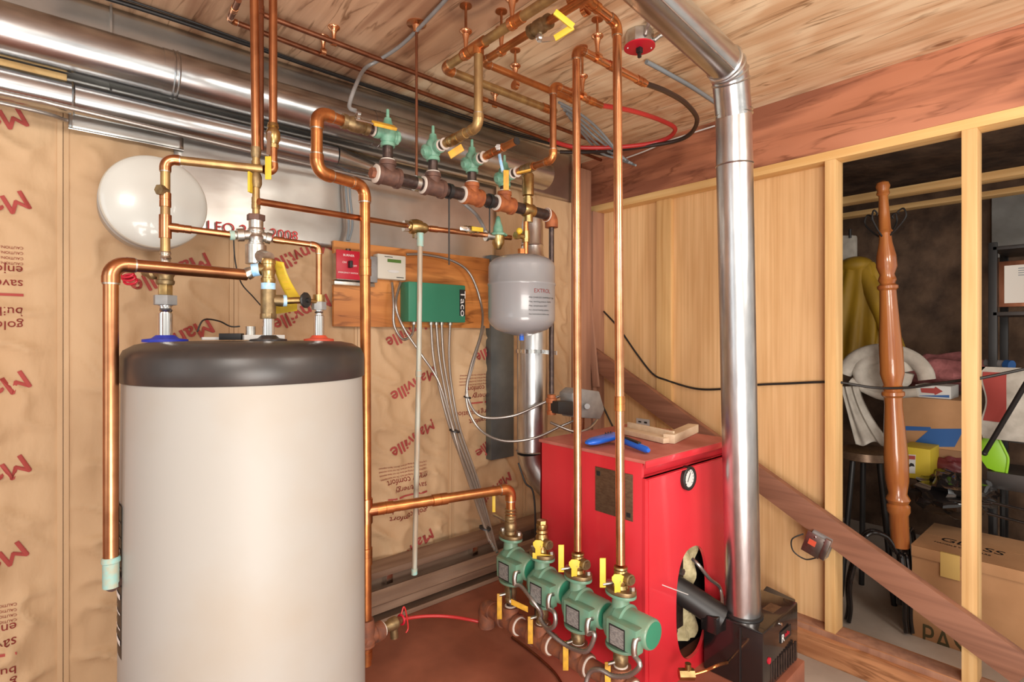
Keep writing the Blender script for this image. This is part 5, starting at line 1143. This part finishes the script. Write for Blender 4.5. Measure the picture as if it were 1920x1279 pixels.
for k in range(4):
    g = PI / 4 + k * PI / 2 + .5; o_ = V((math.cos(g), math.sin(g), 0)); hb = pb_ + dU * fy(425)
    build('scroll_hook', MB().tube(smooth_path([hb - UP * .05 + o_ * .02, hb + o_ * .055 - UP * .02, hb + o_ * .095 + UP * .03, hb + o_ * .085 + UP * .07, hb + o_ * .06 + UP * .06, hb + o_ * .066 + UP * .045]), .004, 8), 'black', t)
for o_, ln_ in ((-FW, .05), (-RT * .9 + FW * .2, .24), (RT * .7 + FW * .6, .24)):
    sd_ = o_.cross(UP).normalized() * .014
    for sg in (-1, 1):
        build('scroll_foot', MB().tube(smooth_path([pb_ + o_ * .02 - UP * .03 + sd_ * sg, pb_ + o_ * (ln_ * .25 + .015) + UP * (.05 if ln_ > .1 else -.04) + sd_ * sg, pb_ + o_ * ln_ * .7 + UP * (.04 if ln_ > .1 else -.08) + sd_ * sg, V((pb_.x, pb_.y, .22)) + o_ * ln_ + sd_ * sg, V((pb_.x, pb_.y, .08)) + o_ * ln_ + sd_ * sg, V((pb_.x, pb_.y, .012)) + o_ * (ln_ + .01) + sd_ * sg]), .010, 10), 'gloss_black', t)
build('centre_shaft', MB().cyl(V((pb_.x, pb_.y, .12)), pb_ + UP * .02, .016), 'gloss_black', t)
# cardboard box with lettering
x0, x1, y0, y1, zb2 = 3.13, 3.58, .06, .70, .43
t = thing('cardboard_box', ((x0 + x1) / 2, (y0 + y1) / 2, 0), 'taped cardboard box with large green lettering on the storage room floor', 'box')
build('box_body', MB().box((x0, y0, 0), (x1, y1, zb2 - .004)), 'cardboard', t, .002)
build('top_flap', MB().box((x0 - .004, y0 - .003, zb2 - .004), ((x0 + x1) / 2 - .002, y1 + .003, zb2)), 'cardboard', t)
build('top_flap', MB().box(((x0 + x1) / 2 + .002, y0 - .003, zb2 - .004), (x1 + .004, y1 + .003, zb2)), 'cardboard', t)
build('front_flap_edge', MB().box((x0 - .010, y0, zb2 - .05), (x0 - .001, y1, zb2)), 'cardboard', t, .002)
build('packing_tape', MB().box((x0 - .0115, y0 + .46, zb2 - .11), (x0 - .0005, y0 + .53, zb2 + .0012)), 'tape', t)
build('packing_tape', MB().box((x0 - .0115, y0 + .12, zb2 - .14), (x0 - .0005, y0 + .20, zb2 + .0012)), 'tape', t)
RB = Matrix.Rotation(-PI / 2, 4, 'Z') @ Matrix.Rotation(PI / 2, 4, 'X')
build('green_lettering', MB().text('PASTENE', .150, Matrix.Translation((x0 - .001, at(1727, 1200, x=x0).y, at(1727, 1209, x=x0).z)) @ RB @ Matrix.Diagonal((.66, 1, 1, 1))), 'box_print', t, loose=True)
build('black_lettering', MB().text('GLASS', .085, Matrix.Translation((x0 + .17, y1 - .07, zb2 + .0008)) @ Matrix.Rotation(-PI / 2 - .1, 4, 'Z'), m='black').text('HANDLE WITH CARE', .022, Matrix.Translation((x0 + .12, y1 - .06, zb2 + .0008)) @ Matrix.Rotation(-PI / 2 - .1, 4, 'Z'), m='black'), None, t, loose=True)
# more boxes further back
def cbox(nm, lb, cat, px0, px1, py0, py1, x, dx, m, bev=.003):
    a, b = at(px0, py1, x=x), at(px1, py0, x=x); a.z = at((px0 + px1) / 2, py1, x=x).z; b.z = at((px0 + px1) / 2, py0, x=x).z
    t = thing(nm, ((x + dx / 2), (a.y + b.y) / 2, a.z), lb, cat); 
    build('body', MB().box((x, b.y, a.z), (x + dx, a.y, b.z)), m, t, bev); return t, a, b
t, a, b = cbox('storage_crate', 'dark low crate carrying the cardboard box with blue print', 'crate', 1686, 1812, 840, 905, 3.75, .38, 'dark_cardboard')
t, a, b = cbox('cardboard_box', 'cardboard box with blue printed band further back in the storage room', 'box', 1686, 1812, 748, 840, 3.75, .38, 'cardboard')
build('blue_print', MB().prism([at(1705, 838, x=3.749), at(1745, 804, x=3.749), at(1808, 804, x=3.749), at(1790, 838, x=3.749)], (-.001, 0, 0)), 'blue_print', t)
build('label_strip', MB().prism([at(1698, 807, x=3.749), at(1698, 799, x=3.749), at(1745, 801, x=3.749), at(1745, 808, x=3.749)], (-.0015, 0, 0)), 'blue_print', t)
t, a, b = cbox('carton', 'white carton with red arrow mark on top of the back cardboard box', 'box', 1716, 1783, 723, 747, 3.78, .2, 'white_card')
build('red_mark', MB().prism([at(x_, y_, x=3.779) for x_, y_ in ((1726, 728), (1752, 728), (1754, 725), (1768, 734), (1753, 741), (1752, 738), (1728, 736))], (-.0015, 0, 0)), 'print_red', t)
build('blue_corner', MB().prism([at(x_, y_, x=3.779) for x_, y_ in ((1718, 742), (1780, 746), (1780, 741))], (-.0012, 0, 0)), 'blue_print', t)
t, a, b = cbox('yellow_tub', 'yellow plastic tub with red and white label on the storage floor', 'tub', 1690, 1744, 840, 898, 3.55, .2, 'yellow_box')
build('label_plate', MB().prism([at(x_, y_, x=3.549) for x_, y_ in ((1702, 852), (1717, 853), (1716, 888), (1701, 887))], (-.0015, 0, 0)), 'white_card', t)
build('red_heading', MB().prism([at(x_, y_, x=3.5475) for x_, y_ in ((1703, 854), (1716, 855), (1716, 862), (1703, 861))], (-.0015, 0, 0)), 'print_red', t)
build('black_mark', MB().prism([at(x_, y_, x=3.5475) for x_, y_ in ((1704, 872), (1708, 868), (1713, 870), (1715, 875), (1709, 874), (1705, 876))], (-.0015, 0, 0)), 'black', t)
def lump(nm, lb, cat, px, py, x, rx, ry, rz, m, seed=0, am=.25, flat=True):
    c = at(px, py, x=x); mb = MB(); 
    P = []; Fs = []; NU, NV = 26, 16
    for j in range(NV + 1):
        for i in range(NU):
            th = 2 * PI * i / NU; ph = PI * j / NV; d = V((math.sin(ph) * math.cos(th), math.sin(ph) * math.sin(th), math.cos(ph)))
            k = 1 + am * noise.noise(d * 2.4 + V((seed, 0, 0))) + am * .4 * noise.noise(d * 7 + V((seed, 3, 0))); P.append(c + V((d.x * rx * k, d.y * ry * k, d.z * rz * k)))
    for j in range(NV):
        for i in range(NU): Fs.append((j * NU + i, j * NU + (i + 1) % NU, (j + 1) * NU + (i + 1) % NU, (j + 1) * NU + i))
    return build(nm, mb.add(P, Fs), m, label=lb, cat=cat, sharp=50)
lump('garbage_bag', 'crumpled black plastic bag in front of the yellow tub', 'bag', 1790, 925, 3.50, .20, .17, .09, 'gloss_black', 3, .5)
lump('red_bag', 'dark red bag behind the black plastic bag', 'bag', 1785, 880, 3.74, .05, .09, .06, 'maroon', 9, .3)
lump('insulation_roll', 'pink insulation scrap behind the white padding', 'insulation', 1775, 700, 4.3, .2, .26, .11, 'pink_insulation', 5, .3)
# raincoat
cr = at(1605, 495, x=3.95)
def coat(u, v):
    g = 2 * PI * u; rr_ = .10 + .13 * v ** .6; f = 1 + .12 * math.sin(13 * g + 3 * v) * (.3 + v) + .08 * noise.noise(V((math.cos(g) * 2, math.sin(g) * 2, v * 4)))
    return cr + V((math.cos(g) * rr_ * f * .6, math.sin(g) * rr_ * f + .03 * v, -.68 * v))
t = thing('raincoat', cr - UP * .68, 'yellow raincoat hanging on the far storage wall', 'coat')
build('coat_body', MB().grid(coat, 72, 20), 'raincoat', t, sharp=180)
build('sleeve', MB().tube(smooth_path([cr + V((-.02, -.05, -.06)), cr + V((-.06, -.13, -.25)), cr + V((-.06, -.20, -.45)), cr + V((-.05, -.25, -.62))]), .05, 14), 'raincoat', t)
build('collar', MB().ball(cr - UP * .01, .095, sq=.6), 'raincoat', t)
t = thing('white_hood', cr + UP * .05, 'pale grey cloth bundle hanging above the yellow raincoat', 'cloth')
build('cloth', MB().obox(at(1590, 466, x=3.95), YD * .05 + UP * .005, XD * .03, UP * .085), 'padding', t, .02)
build('hook', MB().cyl(at(1594, 446, x=3.9) + XD * .0, at(1594, 430, x=3.9), .008, n=8), 'black', t)
# rolled white padding: outer ring, coil, hanging flap
pc_ = lambda px, py, x=3.3: at(px, py, x=x)
t = thing('padding_roll', pc_(1655, 735), 'coiled roll of dirty white padding behind the coat stand, one end hanging down', 'padding roll')
ring = [pc_(1583 + 0, 700), pc_(1597, 677), pc_(1620, 663), pc_(1650, 657), pc_(1685, 661), pc_(1715, 675), pc_(1733, 695), pc_(1738, 712)]
build('outer_layer', MB().tube(smooth_path(ring), .036, 14), 'padding', t)
ring2 = [pc_(1655 + 42 * math.cos(g), 698 - 30 * math.sin(g), 3.31) for g in [2 * PI * k / 14 for k in range(15)]]
build('inner_layer', MB().tube(ring2, .040, 12), 'padding', t)
build('coil_core', MB().lathe(pc_(1655, 698, 3.29), XD, [(0, .02), (.01, .07), (.05, .08), (.10, .08)], 24), 'padding', t)
low = [pc_(1720, 735), pc_(1690, 738), pc_(1655, 742), pc_(1620, 728), pc_(1595, 715)]
build('lower_layer', MB().tube(smooth_path(low), .024, 12), 'padding', t)
def flap(u, v):
    xs = 1592 + 10 * v + 34 * v * v + (u - .5) * (30 + 34 * v * v); ys = 725 + 108 * v + 4 * math.sin(u * 9) * v
    p = pc_(xs, ys, 3.24); p.x += .012 * math.sin(u * 14) + .03 * math.sin(v * 3); return p
build('hanging_end', MB().grid(flap, 20, 20, thick=(.03, 0, 0)), 'padding', t, sharp=180)
t = thing('stool', at(1625, 930, x=3.4), 'dark stool or trunk carrying the hanging end of the white padding', 'stool')
s0_ = at(1622, 838, x=3.42)
build('seat', MB().lathe(V((s0_.x, s0_.y, s0_.z - .07)), UP, [(0, .10), (.01, .13), (.05, .13), (.065, .10)], 24), 'plate_brown', t)
for k in range(3):
    g = 2 * PI * k / 3 + .4; build('leg', MB().cyl(V((s0_.x, s0_.y, s0_.z - .07)) + V((math.cos(g), math.sin(g), 0)) * .07, V((s0_.x + .14 * math.cos(g), s0_.y + .14 * math.sin(g), 0)), .014), 'black', t)
# black shelving with picture, roll, snack bag
xs = 3.9
t = thing('shelving_unit', (xs + .2, -.1, 0), 'black metal shelving unit at the back right of the storage room', 'shelf')
ya, yb_ = at(1862, 600, x=xs).y, at(1990, 600, x=xs).y
for (x_, y_) in ((xs, ya), (xs + .38, ya), (xs, yb_), (xs + .38, yb_)): build('post', MB().box((x_ - .015, y_ - .018, 0), (x_ + .015, y_ + .018, at(1862, 455, x=xs).z)), 'black', t, .002)
for py_ in (462, 585, 695, 820): zz_ = at(1875, py_, x=xs).z; build('shelf_board', MB().box((xs - .015, yb_, zz_ - .02), (xs + .40, ya, zz_)), 'black_plastic', t, .002)
fz = at(1895, 575, x=xs - .02).z; fz2 = at(1895, 488, x=xs - .02).z; fy0, fy1 = at(1870, 530, x=xs - .02).y, at(1960, 530, x=xs - .02).y
t = thing('framed_certificate', (xs, (fy0 + fy1) / 2, fz), 'framed white certificate standing on the black shelf', 'picture frame')
build('frame', MB().box((xs + .01, fy1, fz), (xs + .03, fy0, fz2)), 'dark_copper', t, .003)
build('paper', MB().box((xs + .005, fy1 + .03, fz + .02), (xs + .011, fy0 - .025, fz2 - .025)), 'paper', t)
pl = MB()
for k in range(4): pl.box((xs + .004, fy1 + .06, fz + .20 - .012 * k), (xs + .0055, fy0 - .08, fz + .204 - .012 * k))
build('printed_lines', pl, 'grey_cable', t)
r0, r1 = at(1850, 680, x=xs + .04), at(1886, 684, x=xs - .01)
t = thing('rolled_mat', r0, 'grey blue rolled mat poking out on the right shelf', 'roll')
build('roll', MB().cyl(r0, r1, .022), 'grey_tank', t); build('blue_cap', MB().cyl(r1, r1 + (r1 - r0).normalized() * .03, .026), 'blue_print', t)
sc = at(1893, 758, x=3.6)
t = thing('snack_bag', sc - UP * .14, 'red and white printed plastic bag hanging on the right shelf', 'bag')
def bagf(s):
    return lambda u, v: sc + V((-s * .035 * math.sin(PI * u) * math.sin(PI * v) ** .5, (.5 - u) * (.20 + .02 * math.sin(v * 9)), (v - .5) * .36))
gg = MB().grid(bagf(1), 14, 14).grid(bagf(-1), 14, 14); build('bag_body', gg, 'padding', t, sharp=180)
build('red_panel', MB().grid(lambda u, v: bagf(1)(u * .42 + .04, .25 + .68 * v) - V((.002, 0, 0)), 8, 12), 'print_red', t, sharp=180, loose=True)
# dustpan
t = thing('dustpan', at(1868, 880, x=3.64), 'lime green long handled dustpan leaning behind the right stud', 'dustpan')
dpn = [at(x_, y_, x=3.64) for x_, y_ in ((1851, 806), (1863, 808), (1872, 822), (1884, 845), (1890, 862), (1886, 892), (1850, 878), (1836, 858), (1838, 830))]
build('pan', MB().prism(dpn, (.03, 0, 0)), 'lime', t, .006)
build('pan_rim', MB().tube(smooth_path(dpn[1:6]), .006, 8), 'lime', t)
build('grip_loop', MB().tube(smooth_path([at(1851, 810, x=3.63), at(1862, 790, x=3.61), at(1872, 775, x=3.60), at(1870, 795, x=3.61), at(1862, 812, x=3.63)]), .005, 8), 'lime', t)
t = thing('broom_handle', at(1850, 850, x=3.5), 'black broom handle leaning across the right opening', 'broom')
build('handle', MB().cyl(at(1846, 850, x=3.52), at(1932, 705, x=3.40), .011), 'black', t)
build('end_cap', MB().ball(at(1846, 850, x=3.52), .013), 'black', t)
for k, (a_, b_) in enumerate((((1735, 935), (1860, 945)), ((1850, 940), (1935, 960)), ((1850, 962), (1935, 985)), ((1720, 932), (1810, 950)))):
    a_, b_ = at(*a_, x=3.3 + .05 * k), at(*b_, x=3.3 + .05 * k)
    t = thing('metal_rod', a_, ['black metal rod crossing behind the right stud, the upper one', 'black metal rod at the right edge, above the lower one', 'lowest black metal rod at the right edge', 'black metal rod between the coat stand and the right stud'][k], 'rod')
    build('rod', MB().cyl(a_, b_, .007, n=10), 'gloss_black', t)
t, a, b = cbox('storage_crate', 'dark low crate under the lime green dustpan', 'crate', 1850, 1990, 893, 925, 3.62, .3, 'black_plastic')
for (x_, y_) in ((3.64, a.y - .03), (3.90, a.y - .03), (3.64, b.y + .03), (3.90, b.y + .03)): build('leg', MB().box((x_ - .006, y_ - .006, 0), (x_ + .006, y_ + .006, a.z)), 'black', t)
ties = [((876, 745), 2.005, .016, 'black cable tie gathering the two conduit loops left of the grey flat duct'), ((852, 808), 1.97, .022, 'black cable tie holding the pump conduits halfway down'), ((909, 990), 1.66, .022, 'black cable tie near the lower end of the pump conduits')]
for (px, py), y_, r_, lb in ties:
    p = at(px, py, y=y_); t_ = MB().lathe(p - UP * .003, (UP + RT * .25).normalized(), [(0, r_), (0, r_ + .002), (.006, r_ + .002), (.006, r_)], 16)
    build('cable_tie', t_, 'black', label=lb, cat='cable tie')
